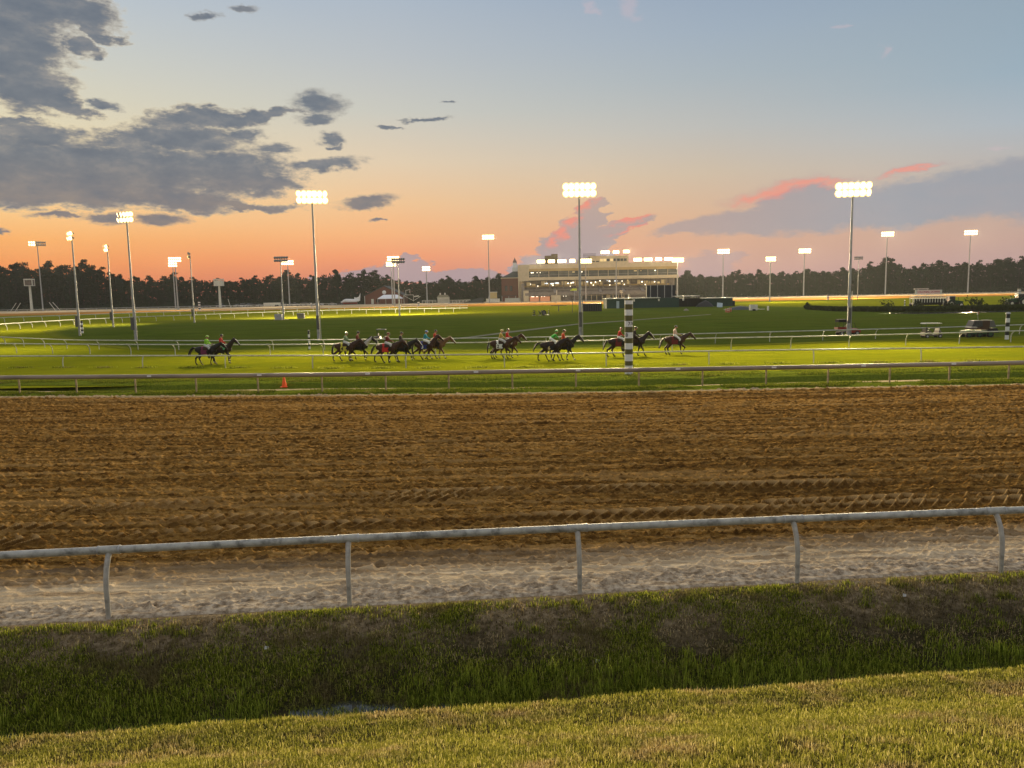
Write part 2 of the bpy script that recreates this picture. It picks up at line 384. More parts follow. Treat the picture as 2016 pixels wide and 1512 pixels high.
def set_bump(g, b, h, dist, strength=1.0):
    bp = g.new('ShaderNodeBump'); bp.inputs['Strength'].default_value = strength; bp.inputs['Distance'].default_value = dist
    g.put(bp.inputs['Height'], h); g.l.new(bp.outputs[0], b.inputs['Normal'])

def dirt_nodes(g, b, P, geo):
    Ps = g.mapping(P, rot=(0, 0, -math.atan(SLOPE) * 0.4), scale=(0.07, 1, 1))
    n1 = g.noise(P, 0.5, 4); n2 = g.noise(g.mapping(P, scale=(0.55, 1, 1)), 6, 7, 0.72); n3 = g.noise(Ps, 7, 6, 0.72)
    base = g.ramp(n2, [(0.34, (0.045, 0.020, 0.005)), (0.45, (0.150, 0.076, 0.018)), (0.55, (0.225, 0.122, 0.031)), (0.7, (0.39, 0.230, 0.075))])
    base = g.mix(g.remap(n3, 0.38, 0.48, 0.85, 0.0), base, (0.045, 0.021, 0.006, 1))
    base = g.mix(g.remap(n3, 0.54, 0.68, 0, 0.6), base, (0.33, 0.205, 0.078, 1))
    n4 = g.noise(g.mapping(P, rot=(0, 0, -math.atan(SLOPE) * 0.35), scale=(0.016, 1, 1)), 3.4, 3, 0.6)   # long harrow lines
    base = g.mix(g.remap(n4, 0.40, 0.47, 0.6, 0.0), base, (0.050, 0.023, 0.006, 1))
    base = g.mix(g.remap(n4, 0.55, 0.61, 0, 0.5), base, (0.36, 0.215, 0.078, 1))
    base = g.mix(g.math('MULTIPLY', attr(g, 'rut'), 0.45), base, (0.085, 0.042, 0.012, 1))            # pressed soil; shade in the ruts and light caught by the lugs painted in
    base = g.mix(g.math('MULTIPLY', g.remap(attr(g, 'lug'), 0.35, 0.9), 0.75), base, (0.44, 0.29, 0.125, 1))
    v = attr(g, 'v')
    pale = g.ramp(g.noise(Ps, 6, 6, 0.7), [(0.3, (0.18, 0.120, 0.066)), (0.45, (0.42, 0.315, 0.195)), (0.58, (0.57, 0.45, 0.295)), (0.74, (0.68, 0.57, 0.41))])
    grey = g.ramp(g.noise(P, 7, 5, 0.7), [(0.32, (0.13, 0.095, 0.062)), (0.46, (0.29, 0.225, 0.155)), (0.60, (0.50, 0.41, 0.30))])
    pale = g.mix(g.remap(g.math('ADD', v, g.math('MULTIPLY', n1, 1.4)), 2.0, 1.2, typ='SMOOTHSTEP'), pale, grey)
    w = g.math('ADD', v, g.math('MULTIPLY', g.math('SUBTRACT', g.noise(Ps, 0.9, 5, 0.6), 0.5), 2.0))
    c = g.mix(g.remap(w, 2.9, 0.9, typ='SMOOTHSTEP'), base, pale)
    far = g.remap(g.math('ADD', v, g.math('MULTIPLY', n2, 0.6)), 26.3, 26.7)   # the sandy lip under the inner rail
    c = g.mix(far, c, (0.36, 0.27, 0.16, 1))
    g.put(b.inputs['Base Color'], c)
    set_bump(g, b, g.math('ADD', g.noise(P, 22, 6, 0.75), g.math('MULTIPLY', n3, 1.0)), 0.014)
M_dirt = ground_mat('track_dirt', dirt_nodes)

def turf_nodes(g, b, P, geo):
    Ps = g.mapping(P, rot=(0, 0, -0.03), scale=(0.25, 1, 1))
    n1 = g.noise(Ps, 0.16, 4, 0.55); n2 = g.noise(Ps, 1.6, 5, 0.65); n3 = g.noise(P, 7, 4, 0.7)
    c = g.ramp(n2, [(0.3, (0.125, 0.140, 0.006)), (0.52, (0.180, 0.188, 0.007)), (0.72, (0.230, 0.225, 0.010))])
    c = g.mix(g.remap(n1, 0.42, 0.64, 0, 0.55), c, (0.115, 0.145, 0.006, 1))
    c = g.mix(g.remap(n3, 0.3, 0.5, 0.35, 0), c, (0.075, 0.09, 0.010, 1))
    g.put(b.inputs['Base Color'], c)
    set_bump(g, b, g.math('ADD', g.noise(P, 6, 6, 0.75), g.math('MULTIPLY', n2, 0.7)), 0.10)
M_turf = ground_mat('mown_turf', turf_nodes)

def meadow_nodes(g, b, P, geo):  # longer grass, darkened further as unlit ground; floodlight falloff painted into the rim blend
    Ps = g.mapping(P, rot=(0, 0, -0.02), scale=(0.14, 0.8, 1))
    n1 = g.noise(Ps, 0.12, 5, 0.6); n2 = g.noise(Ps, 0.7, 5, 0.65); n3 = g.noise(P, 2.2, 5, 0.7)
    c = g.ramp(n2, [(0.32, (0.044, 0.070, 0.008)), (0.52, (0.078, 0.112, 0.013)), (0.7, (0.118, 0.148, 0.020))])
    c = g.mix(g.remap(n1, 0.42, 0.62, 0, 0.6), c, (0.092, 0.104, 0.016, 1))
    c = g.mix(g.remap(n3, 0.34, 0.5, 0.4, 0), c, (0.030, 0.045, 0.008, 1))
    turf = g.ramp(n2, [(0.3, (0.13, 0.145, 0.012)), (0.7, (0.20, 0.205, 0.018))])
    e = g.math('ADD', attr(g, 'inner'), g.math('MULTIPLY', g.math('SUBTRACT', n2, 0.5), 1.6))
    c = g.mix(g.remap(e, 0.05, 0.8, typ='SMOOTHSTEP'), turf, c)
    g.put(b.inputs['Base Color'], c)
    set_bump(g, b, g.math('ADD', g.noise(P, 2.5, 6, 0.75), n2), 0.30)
M_meadow = ground_mat('meadow_grass_light_falloff', meadow_nodes)

def sand_nodes(g, b, P, geo):
    n = g.noise(g.mapping(P, scale=(0.05, 0.3, 1)), 1.0, 5, 0.65)
    c = g.mix(g.remap(g.math('ADD', attr(g, 'inner'), g.math('MULTIPLY', n, 0.25)), 0.38, 0.62), (0.34, 0.165, 0.040, 1), g.ramp(n, [(0.3, (0.36, 0.27, 0.16)), (0.6, (0.52, 0.42, 0.28))]))
    g.put(b.inputs['Base Color'], c); set_bump(g, b, n, 0.05)
M_sand = ground_mat('far_track_sand', sand_nodes)

def soil_nodes(g, b, P, geo):                 # the ground under the grass of the bank and the lawn
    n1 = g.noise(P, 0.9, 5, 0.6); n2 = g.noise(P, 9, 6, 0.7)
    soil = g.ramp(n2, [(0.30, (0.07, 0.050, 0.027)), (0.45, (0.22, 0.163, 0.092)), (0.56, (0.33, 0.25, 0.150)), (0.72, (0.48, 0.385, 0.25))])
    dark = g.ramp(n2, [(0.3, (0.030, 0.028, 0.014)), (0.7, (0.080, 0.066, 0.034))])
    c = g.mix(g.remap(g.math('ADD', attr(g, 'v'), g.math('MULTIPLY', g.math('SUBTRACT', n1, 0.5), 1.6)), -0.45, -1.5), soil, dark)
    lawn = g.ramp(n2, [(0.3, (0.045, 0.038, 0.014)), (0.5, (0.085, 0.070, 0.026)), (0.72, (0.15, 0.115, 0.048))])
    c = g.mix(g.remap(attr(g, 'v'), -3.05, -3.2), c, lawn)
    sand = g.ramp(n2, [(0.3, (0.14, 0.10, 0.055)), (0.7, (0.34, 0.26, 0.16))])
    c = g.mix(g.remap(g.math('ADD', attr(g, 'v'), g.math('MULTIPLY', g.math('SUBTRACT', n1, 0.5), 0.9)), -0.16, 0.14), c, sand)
    g.put(b.inputs['Base Color'], c)
    set_bump(g, b, g.noise(P, 18, 7, 0.76), 0.08)
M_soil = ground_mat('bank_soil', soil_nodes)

def verge_nodes(g, b, P, geo):
    n1 = g.noise(g.mapping(P, scale=(0.22, 1, 1)), 1.3, 6, 0.65); n2 = g.noise(P, 8, 5, 0.7); v = attr(g, 'v')
    gr = g.ramp(n2, [(0.3, (0.06, 0.085, 0.010)), (0.5, (0.115, 0.145, 0.014)), (0.72, (0.17, 0.185, 0.022))])
    sand = g.ramp(n2, [(0.3, (0.30, 0.23, 0.13)), (0.65, (0.50, 0.40, 0.26))])
    band = g.math('MULTIPLY', g.remap(v, 1.4, 2.0, typ='SMOOTHSTEP'), g.remap(v, 3.8, 2.9, typ='SMOOTHSTEP'))
    k = g.math('MULTIPLY', band, g.remap(n1, 0.36, 0.50))
    c = g.mix(k, gr, sand)
    c = g.mix(g.remap(g.math('ADD', v, g.math('MULTIPLY', n2, 0.5)), 0.48, 0.30), c, sand)
    g.put(b.inputs['Base Color'], c)
    set_bump(g, b, g.noise(P, 9, 6, 0.75), 0.10)
M_verge = ground_mat('verge_grass', verge_nodes)

M_wide = mat('distant_ground', (0.05, 0.06, 0.02), 0.95, var=0.4, scale=0.02, spec=0.05)
M_path = mat('gravel_path', (0.19, 0.19, 0.13), 1.0, var=0.35, scale=0.9, spec=0.0)
M_water = mat('ditch_water', (0.035, 0.036, 0.028), 0.06, spec=0.5, var=0.4, scale=3)

# wide ground reaching to the horizon
mb = MB(); mb.add([(-6000, 30, -0.9), (6000, 30, -0.9), (6000, 9000, -0.9), (-6000, 9000, -0.9)], [(0, 1, 2, 3)])
tag(mb.build('ground', M_wide), kind='structure')

EXTRA = {}
def grid(name, us, rows, fx, fy, fz, mats, extra=None):
    U, Vv = np.meshgrid(us, rows); X = fx(U, Vv); Y = fy(X, Vv); Z = fz(X, Y, Vv)
    n, m = U.shape; idx = np.arange(n * m).reshape(n, m)
    Q = np.stack([idx[:-1, :-1], idx[:-1, 1:], idx[1:, 1:], idx[1:, :-1]], -1).reshape(-1, 4)
    me = big_mesh(name, np.stack([X, Y, Z], -1).reshape(-1, 3), Q, mats, dict({'v': Vv.ravel()}, **({k: EXTRA[k].ravel() for k in extra} if extra else {})))
    return link(name, me)

# the dirt track: churned, harrowed along its length, with tyre cleats and hoof prints
def tread_v(pts): return [gp(*p) for p in pts]
TREADS = [([(0, 1072), (700, 1036), (1300, 1012), (2016, 985)], 0.42), ([(0, 1012), (480, 992), (900, 982)], 0.40), ([(0, 1045), (300, 1030), (600, 1018)], 0.36),
          ([(560, 985), (1000, 968), (1600, 955), (2016, 941)], 0.42), ([(1500, 995), (2016, 972)], 0.3)]
PITS = []
for i in range(3600):
    v = 0.4 + 25 * rng.random() ** 1.7; x = (rng.random() - 0.5) * 2 * (12 + v)
    PITS.append((x, vy(x, v), 0.035 + 0.045 * rng.random(), 0.015 + 0.03 * rng.random()))
def dirt_z(X, Y, V):
    Vt = Y - V0 - SLOPE * X
    TK = [np.zeros_like(X)]; TP = [np.zeros_like(X)]
    e = V + 0.6 * (fbm(X * 0.3, V * 0.3, 3, 5) - 0.5)
    amp = 0.024 + 0.05 * np.clip((e - 1.4) / 1.5, 0, 1)
    z = amp * (fbm(X * 6.0, V * 8.0, 4, 1, 0.7) - 0.5) * 2
    z += 0.05 * (fbm(X * 0.3, V * 5.5, 4, 2, 0.6) - 0.5) * 2 * np.clip((e - 2.5) / 2, 0.3, 1)
    z += 0.07 * np.clip(fbm(X * 7, V * 7, 2, 9) - 0.60, 0, 1) * 4 * np.clip((e - 0.8), 0, 1)
    z += 0.03 * np.clip(fbm(X * 0.28, V * 7.0, 2, 21) - 0.55, 0, 1) * 6 * np.exp(-((V - 2.6) / 1.1) ** 2)
    for pts, w in TREADS:
        g0 = [gp(*p) for p in pts]; px_ = [q.x for q in g0]; pv = [q.y - V0 - SLOPE * q.x for q in g0]
        vc = np.interp(X, px_, pv, left=99, right=99); dv = Vt - vc
        k = np.clip(1.2 - np.abs(dv) / w, 0, 1) ** 0.6 * np.clip(0.75 + 2.0 * (fbm(X * 0.8, V * 0.8, 2, 31) - 0.45), 0, 1)
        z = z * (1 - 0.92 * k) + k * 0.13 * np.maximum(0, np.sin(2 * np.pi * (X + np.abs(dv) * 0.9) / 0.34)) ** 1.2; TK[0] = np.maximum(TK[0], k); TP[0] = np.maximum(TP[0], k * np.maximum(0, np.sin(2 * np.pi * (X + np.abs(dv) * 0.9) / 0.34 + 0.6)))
    for (x, y, r, d) in PITS:
        s_ = np.abs(X[:, 0] * 0) ; rsel = np.where((Y.min(1) < y + 0.6) & (Y.max(1) > y - 0.6))[0]
        if not len(rsel): continue
        r0, r1 = rsel[0], rsel[-1] + 1
        xs = X[r0]; c0 = np.searchsorted(xs, x - 0.5); c1 = np.searchsorted(xs, x + 0.5)
        if c1 <= c0: continue
        q = ((X[r0:r1, c0:c1] - x) / 1.3) ** 2 + (Y[r0:r1, c0:c1] - y) ** 2; q = q / r ** 2
        z[r0:r1, c0:c1] += (1 - TK[0][r0:r1, c0:c1]) * d * min(1.0, 0.45 + 0.25 * max(0, y - V0 - SLOPE * x)) * (-1.3 * np.exp(-q) + 0.9 * np.exp(-(np.sqrt(q) - 1.5) ** 2 * 4))
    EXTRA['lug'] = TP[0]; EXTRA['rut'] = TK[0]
    return z * np.clip((V + 0.2) / 0.6, 0.15, 1) + np.interp(V, [-0.22, 0.2], [-0.10, 0.012])
vr = [-0.22]
while vr[-1] < 26.6: vr.append(vr[-1] + 0.022 + 0.0032 * max(vr[-1], 0))
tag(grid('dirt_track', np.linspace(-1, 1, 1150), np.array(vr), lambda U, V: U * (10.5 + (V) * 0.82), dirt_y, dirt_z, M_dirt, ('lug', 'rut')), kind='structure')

# grassy verge with a shallow swale between the dirt and the turf course
def verge_z(X, Y, V):
    q = V + 1.0 * (fbm(X * 0.10, X * 0.0, 3, 6) - 0.5)
    d = np.interp(q, [0, 1.2, 2.4, 4.5, 5.3, 6.2, 9], [0, 0.08, 0.02, -0.52, 0.02, 0.10, 0.0])
    return 0.012 + d + 0.10 * (fbm(X * 0.8, V * 1.5, 4, 4) - 0.45) * np.clip(V / 0.6, 0.1, 1) * np.clip((8.4 - V) / 1.5, 0, 1)
tag(grid('grass_verge', np.linspace(-48, 48, 420), np.arange(-0.03, 8.6, 0.10), lambda U, V: U, lambda X, V: far_lip(X) + V, verge_z, M_verge), kind='structure')

# turf course, the whole far loop of it one sheet
mb = MB(); mb.add([(-420, vy(-420, 34.3) if False else 40, 0.0), (420, 40, 0.0), (420, 330, 0.0), (-420, 330, 0.0)], [(0, 1, 2, 3)])
for i, v in enumerate(mb.v): mb.v[i] = (v[0], v[1], 0.0)
mb.v[0] = (-420, 45.6, 0.0); mb.v[1] = (420, 45.6, 0.0)
tag(mb.build('turf_course', M_turf), kind='structure')

def loop_sheet(name, outer, inner, z, m, k=1):   # a sheet whose rim blends (attribute 'inner') into what lies around it
    O = [gp(*p) for p in outer]; I = [gp(*p) for p in inner]; n = len(O)
    V = np.array([(p.x, p.y, z) for p in O] + [(p.x, p.y, z) for p in I])
    me = bpy.data.meshes.new(name)
    me.from_pydata(V.tolist(), [], [(i, (i + 1) % n, n + (i + 1) % n, n + i) for i in range(n)] + [tuple(range(n, 2 * n))]); me.materials.append(m)
    a = me.attributes.new('inner', 'FLOAT', 'POINT'); a.data.foreach_set('value', np.array([0.0] * n + [1.0] * n, np.float32))
    bm = bmesh.new(); bm.from_mesh(me); bmesh.ops.recalc_face_normals(bm, faces=bm.faces)
    if sum(f.normal.z for f in bm.faces) < 0: bmesh.ops.reverse_faces(bm, faces=bm.faces)
    bm.to_mesh(me); bm.free()
    return tag(link(name, me), kind='structure')
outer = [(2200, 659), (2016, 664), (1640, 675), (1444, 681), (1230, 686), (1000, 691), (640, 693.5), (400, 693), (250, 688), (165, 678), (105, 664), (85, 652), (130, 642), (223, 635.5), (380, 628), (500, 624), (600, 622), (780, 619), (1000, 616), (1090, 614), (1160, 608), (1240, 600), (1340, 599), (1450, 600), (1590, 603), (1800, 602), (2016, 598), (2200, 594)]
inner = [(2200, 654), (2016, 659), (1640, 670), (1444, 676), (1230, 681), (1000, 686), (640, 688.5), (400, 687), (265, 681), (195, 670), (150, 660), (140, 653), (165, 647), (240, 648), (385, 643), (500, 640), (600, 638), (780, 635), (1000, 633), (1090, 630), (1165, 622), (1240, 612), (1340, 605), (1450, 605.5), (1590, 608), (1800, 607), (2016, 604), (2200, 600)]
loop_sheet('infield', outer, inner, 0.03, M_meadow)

outer = [(-150, 624), (0, 622.5), (250, 616.5), (500, 611.5), (800, 605), (1050, 602), (1400, 594.5), (1700, 589), (2016, 581.5), (2200, 578)]
top = [(-150, 615), (0, 612.5), (250, 608), (500, 603), (700, 599.5), (860, 596.5), (950, 592), (1060, 590.5), (1400, 584), (1700, 578.5), (2016, 572.5), (2200, 569)]
def strip_sheet(name, lo, hi, z, m):
    n = 60; xs = np.linspace(max(lo[0][0], hi[0][0]), min(lo[-1][0], hi[-1][0]), n)
    L = [gp(x, np.interp(x, [p[0] for p in lo], [p[1] for p in lo])) for x in xs]; H = [gp(x, np.interp(x, [p[0] for p in hi], [p[1] for p in hi])) for x in xs]
    V = np.array([(p.x, p.y, z) for p in L] + [(p.x, p.y, z) for p in H]); Q = np.array([(i, i + 1, n + i + 1, n + i) for i in range(n - 1)])
    return tag(link(name, big_mesh(name, V, Q, m, {'inner': np.array([0.0] * n + [1.0] * n)})), kind='structure')
strip_sheet('far_dirt_track', outer, top, 0.03, M_sand)
strip_sheet('gravel_path', [(880, 671), (930, 665.5), (1000, 656.5), (1070, 648), (1140, 639.5), (1230, 633), (1300, 627.5), (1400, 620)], [(880, 668.5), (930, 663), (1000, 653.5), (1070, 645.5), (1140, 637.5), (1230, 631.5), (1300, 626.3), (1400, 619)], 0.06, M_path)
# grassy rise at the edge of the wood on the left
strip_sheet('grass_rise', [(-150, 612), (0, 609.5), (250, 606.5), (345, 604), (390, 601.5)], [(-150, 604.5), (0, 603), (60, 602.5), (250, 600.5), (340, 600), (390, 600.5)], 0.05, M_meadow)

# the near bank: lawn, ditch and the slope up to the rail
PV = [-14.0, -12.4, -6.0, -4.4, -3.6, -3.28, -3.08, -2.9, -2.5, -1.95, -1.55, -0.9, -0.35, 0.0, 0.3]
PZ = [3.3, 3.1, 0.95, 0.28, 0.08, 0.0, -0.22, -0.62, -0.64, -0.53, -0.38, -0.19, -0.04, 0.0, -0.05]
def bank_z(X, Y, V, rough=1.0):
    wob = 0.22 * (fbm(X * 0.45, X * 0.0 + 3.3, 3, 11) - 0.5) * np.exp(-((V + 2.9) / 0.9) ** 2)
    z = np.interp(V + wob, PV, PZ)
    z = z - 0.07 * np.exp(-((X + 2.6) / 0.9) ** 2) * np.exp(-((V + 2.0) / 0.28) ** 2)
    return z + rough * (0.07 * (fbm(X * 1.2, V * 1.2, 4, 13) - 0.5) + 0.045 * (fbm(X * 5, V * 5, 3, 14) - 0.5)) * np.clip(0.3 - V * 2, 0.3, 1)
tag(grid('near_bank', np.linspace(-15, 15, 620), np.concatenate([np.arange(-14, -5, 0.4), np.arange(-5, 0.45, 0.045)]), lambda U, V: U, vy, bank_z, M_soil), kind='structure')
mb = MB(); mb.add([(-15, vy(-15, -3.1), -0.575), (15, vy(15, -3.1), -0.575), (15, vy(15, -1.9), -0.575), (-15, vy(-15, -1.9), -0.575)], [(0, 1, 2, 3)])
tag(mb.build('ditch_water', M_water), kind='structure')

# ------------------------------------------------------------------ rails
def poly_len(P): return [0] + list(np.cumsum([(P[i + 1] - P[i]).length for i in range(len(P) - 1)]))
def smooth_line(pts, step=1.0):               # a flowing curve through ground points
    P = [Vector(p) for p in pts]; L = poly_len(P); n = max(2, int(L[-1] / step))
    t = np.linspace(0, L[-1], n * 3); W = max(1, int(3 * 4 / step))
    xy = np.stack([np.interp(t, L, [p[k] for p in P]) for k in range(2)], 1)
    pad = np.concatenate([np.repeat(xy[:1], W, 0) * 1.0, xy, np.repeat(xy[-1:], W, 0)]); ker = np.ones(W) / W
    sm = np.stack([np.convolve(pad[:, k], ker, 'same') for k in range(2)], 1)[W:-W]
    w = np.minimum(np.minimum(t, L[-1] - t) / 8, 1)[:, None]
    sm = sm * w + xy * (1 - w)
    return [Vector((a, b, 0)) for a, b in sm[::3]] + [Vector((*xy[-1], 0))]
def rail(name, label, group, line, spacing, height, over, side, r_rail, r_post, m_rail, m_post, z0=0.0, bases=None, rail_builder=None, lean=0.0):
    """posts with a bent neck that carry a tube 'over' metres to one side (side=+1: beyond, as seen walking to the right)"""
    root = thing(name, label, 'rail', tuple(line[len(line) // 2]), 0, group); o = Vector(root.location)
    L = poly_len(line); P = np.array([[p.x, p.y] for p in line])
    def pos(s): return Vector((np.interp(s, L, P[:, 0]), np.interp(s, L, P[:, 1]), z0))
    def side_dir(s):
        d = (pos(min(s + 1, L[-1])) - pos(max(s - 1, 0))).normalized(); return Vector((-d.y, d.x, 0)) * side
    ts = np.linspace(0, L[-1], max(2, int(L[-1] / max(spacing * 0.5, 0.5))))
    tube = [pos(s) + side_dir(s) * over + Vector((0, 0, height)) - o for s in ts]
    if rail_builder: rail_builder(tube, root)
    else: MB().tube(tube, r_rail, 8).build('rail_tube', m_rail, root)
    mb = MB()
    mb.tube([(0, 0, -0.15), (0, lean * 0.4, height * 0.45), (0, over * 0.10 + lean * 0.5, height * 0.60), (0, over * 0.32, height * 0.76), (0, over * 0.68, height * 0.89), (0, over, height - r_rail * 0.6)], [r_post * 0.95, r_post, r_post * 1.05, r_post * 1.05, r_post * 1.1, r_post * 1.2], 9)
    pm = mb.mesh('post', m_post)
    S = bases if bases is not None else list(np.arange(spacing * 0.4, L[-1], spacing))
    for s in S:
        d = side_dir(s); p = link('post', pm, root, pos(s) - o, math.atan2(-d.x, d.y))
    return root, pos, side_dir

def line_of(pix, step=1.0): return smooth_line([gp(*p) for p in pix], step)

# near rail: five posts in view, an old dirty white tube with sleeves over the posts
NB = [(203, 1225), (687, 1192), (1142, 1168), (1572, 1152), (1972, 1123)]
G = [gp(*p) for p in NB]; d0 = (G[0] - G[1]).normalized(); d1 = (G[-1] - G[-2]).normalized()
tb = [gp(px, py, 1.06) for px, py in ((0, 1092), (203, 1084.5), (687, 1060), (1137, 1039), (1558, 1021.5), (1957, 1006), (2016, 1003.5))]
cf = np.polyfit([p.x for p in tb], [p.y for p in tb], 2)
P0 = lambda x: Vector((x, float(np.polyval(cf, x)) - 0.22, 0))
bx = [gp(203, 1225).x, gp(687, 1192).x, gp(1142, 1168).x, gp(1572, 1148).x, gp(1972, 1128).x]
line = [P0(x) for x in [bx[0] - 7.8, bx[0] - 3.9] + bx + [bx[-1] + 3.9, bx[-1] + 7.8]]
L0 = poly_len(line)
def near_tube(tube, root):
    # joints every few metres, slightly uneven
    MB().tube(tube, 0.062, 16).build('rail_tube', M_rail, root)
root, pos, sdir = rail('track_rail', 'long white tube rail on bent posts along the near edge of the dirt track', None, line, 3.9, 1.06, 0.22, 1, 0.058, 0.042, M_rail, M_post, bases=L0[1:-1], rail_builder=near_tube)
for s in L0[1:-1]:
    d = pos(s + 0.2) - pos(s - 0.2); d.normalize(); c = pos(s) + sdir(s) * 0.22 + Vector((0, 0, 1.06)) - root.location
    MB().tube([c - d * 0.16, c + d * 0.16], 0.068, 16).build('sleeve', M_rail, root)
    for k in (-0.165, 0.165): MB().tube([c + d * (k - 0.012), c + d * (k + 0.012)], 0.0725, 16).build('sleeve_band', M_steel, root)

# inner rail of the dirt track: a deep cover over straight posts
RB = [(-90, 779), (40, 778), (387, 776.6), (760, 773), (1008, 768.5), (1258, 765.5), (1630, 759.5), (1985, 752), (2110, 749)]
M_cover = mat('weathered_rail_cover', (0.24, 0.19, 0.14), 0.55, var=0.35, scale=1.2, stretch=(0.3, 1, 1))
M_plate = mat('pale_number_plate', (0.66, 0.66, 0.66), 0.5)
def cover(tube, root):
    b = MB(); prof = [(-0.02, -0.105), (-0.10, -0.07), (-0.125, 0.0), (-0.10, 0.075), (-0.02, 0.115), (0.08, 0.115), (0.15, 0.07), (0.16, 0.0), (0.12, -0.06), (0.04, -0.09)]
    vs = []; fs = []; n = len(prof)
    for i, p in enumerate(tube):
        t = (tube[min(i + 1, len(tube) - 1)] - tube[max(i - 1, 0)]).normalized(); sd = Vector((-t.y, t.x, 0))
        for a, z in prof: vs.append(p + sd * a + Vector((0, 0, z)))
    for i in range(len(tube) - 1):
        for k in range(n): fs.append((i * n + k, i * n + (k + 1) % n, (i + 1) * n + (k + 1) % n, (i + 1) * n + k))
    b.add(vs, fs, 0, True); b.build('rail_cover', M_cover, root)
line = line_of(RB)
Lr = poly_len(line); xs_ = [p.x for p in line]
bases = [float(np.interp(gp(px, np.interp(px, [q[0] for q in RB], [q[1] for q in RB])).x, xs_, Lr)) for px in (-82, 40, 152, 268, 387, 509, 635, 760, 884, 1009, 1134, 1258, 1383, 1508, 1630, 1751, 1868, 1985, 2095)]
M_tanpost = mat('rusty_cream_post', (0.36, 0.27, 0.15), 0.6, var=0.45, scale=3)
root, pos, sdir = rail('track_rail', 'low rail with a deep brown cover on straight posts between dirt and turf', None, line, 3.35, 0.98, 0.0, 1, 0.1, 0.045, M_cover, M_tanpost, bases=bases, rail_builder=cover)
for i, px in enumerate((341, 540, 738, 940, 1137, 1335, 1532, 1723, 1925)):
    s = float(np.interp(gp(px, 765).x, xs_, Lr)); c = pos(s) + Vector((0, 0, 1.02)) - root.location
    d = sdir(s); MB().box((0, -0.133, 0), (0.24, 0.006, 0.085)).build('number_plate', M_plate, root, c, math.atan2(-d.x, d.y))

M_turfrail = mat('white_turf_rail', (0.42, 0.42, 0.37), 0.45, var=0.3, scale=2)
RB2 = [(-80, 723.5), (41, 724), (204, 724), (377, 724.3), (560, 725), (749, 725), (940, 724), (1134, 722), (1332, 718.5), (1533, 715.5), (1729, 713.5), (1925, 711), (2110, 708)]
rail('turf_rail', 'thin white rail on the grass in front of the horses', 'white rails around the turf course', line_of(RB2), 6.95, 0.90, 0.14, 1, 0.05, 0.035, M_turfrail, M_turfrail)
R3 = [(-60, 694), (1, 695), (78, 696), (208, 698), (308, 698.7), (525, 700), (760, 699), (1000, 696), (1230, 692), (1465, 687), (1588, 685), (1707, 682), (1826, 679), (1942, 675), (2100, 670)]
rail('turf_rail', 'white gooseneck rail passing just behind the horses, nearer of a close pair', 'white rails around the turf course', line_of(R3), 5.0, 0.98, 0.32, -1, 0.05, 0.04, M_turfrail, M_turfrail)
R4 = [(-60, 674), (20, 680), (150, 687.5), (400, 690), (640, 689), (1000, 685.5), (1230, 681), (1444, 675.5), (1640, 670), (1831, 665), (1968, 660), (2100, 655)]
rail('turf_rail', 'white gooseneck rail at the edge of the dark infield, farther of a close pair', 'white rails around the turf course', line_of(R4), 5.3, 0.98, 0.32, -1, 0.05, 0.04, M_turfrail, M_turfrail)
M_lit = M_turfrail
rail('turf_rail', 'white rail sweeping round the far left turn, inner of the two', 'white rails of the far turn', line_of([(-40, 655), (0, 651), (75, 645), (151, 640), (226, 636), (302, 632.5), (377, 629.5), (500, 624), (660, 618.5), (780, 616.5), (920, 614.5)]), 4.2, 1.15, 0.45, 1, 0.085, 0.06, M_lit, M_lit)
rail('turf_rail', 'white rail sweeping round the far left turn, outer of the two', 'white rails of the far turn', line_of([(-40, 637), (0, 635), (125, 629.5), (250, 624.5), (375, 620), (500, 616.5), (660, 612.5), (780, 610.5), (920, 609)]), 5.2, 1.2, 0.45, 1, 0.10, 0.075, M_lit, M_lit)
M_greyrail = mat('grey_rail', (0.36, 0.36, 0.34), 0.5, var=0.3)
rail('track_rail', 'grey outer rail of the far track below the dark wood', None, line_of([(-60, 617.5), (0, 615.7), (250, 611), (500, 605.8), (660, 602.5)], 3), 5.0, 1.3, 0.1, 1, 0.12, 0.10, M_greyrail, M_greyrail)
rail('track_rail', 'pale low rail along the far track on the right below the wood', None, line_of([(1395, 585.5), (1600, 581), (1800, 577), (2080, 571.5)], 3), 7.0, 1.3, 0.1, 1, 0.12, 0.10, M_greyrail, M_greyrail)

# ------------------------------------------------------------------ floodlight poles
WARM = (1.0, 0.79, 0.44)
def lamp_mesh(r, lit):                        # one floodlight: bowl, rim, lens and yoke, looking along -Y
    b = MB()
    b.tube([(0, r * 1.1, 0), (0, r * 0.8, 0), (0, r * 0.2, 0), (0, -r * 0.05, 0)], [r * 0.3, r * 0.55, r * 0.92, r * 1.04], 12, 0)
    b.box((0, r * 0.9, 0.0), (r * 0.3, r * 0.7, r * 0.3), 0)
    h = b.mesh('floodlight', M_housing)
    l = MB().tube([(0, -r * 0.10, 0), (0, -r * 0.18, 0), (0, -r * 0.24, 0)], [r * 0.92, r * 0.75, r * 0.3], 14).tube([(0, -r * 0.02, 0), (0, -r * 0.09, 0)], [r * 1.28, r * 1.05], 14, 1).mesh('lens', [M_lens, M_reflbloom] if lit else [M_lensoff, M_steel])
    return h, l
LAMP = {}
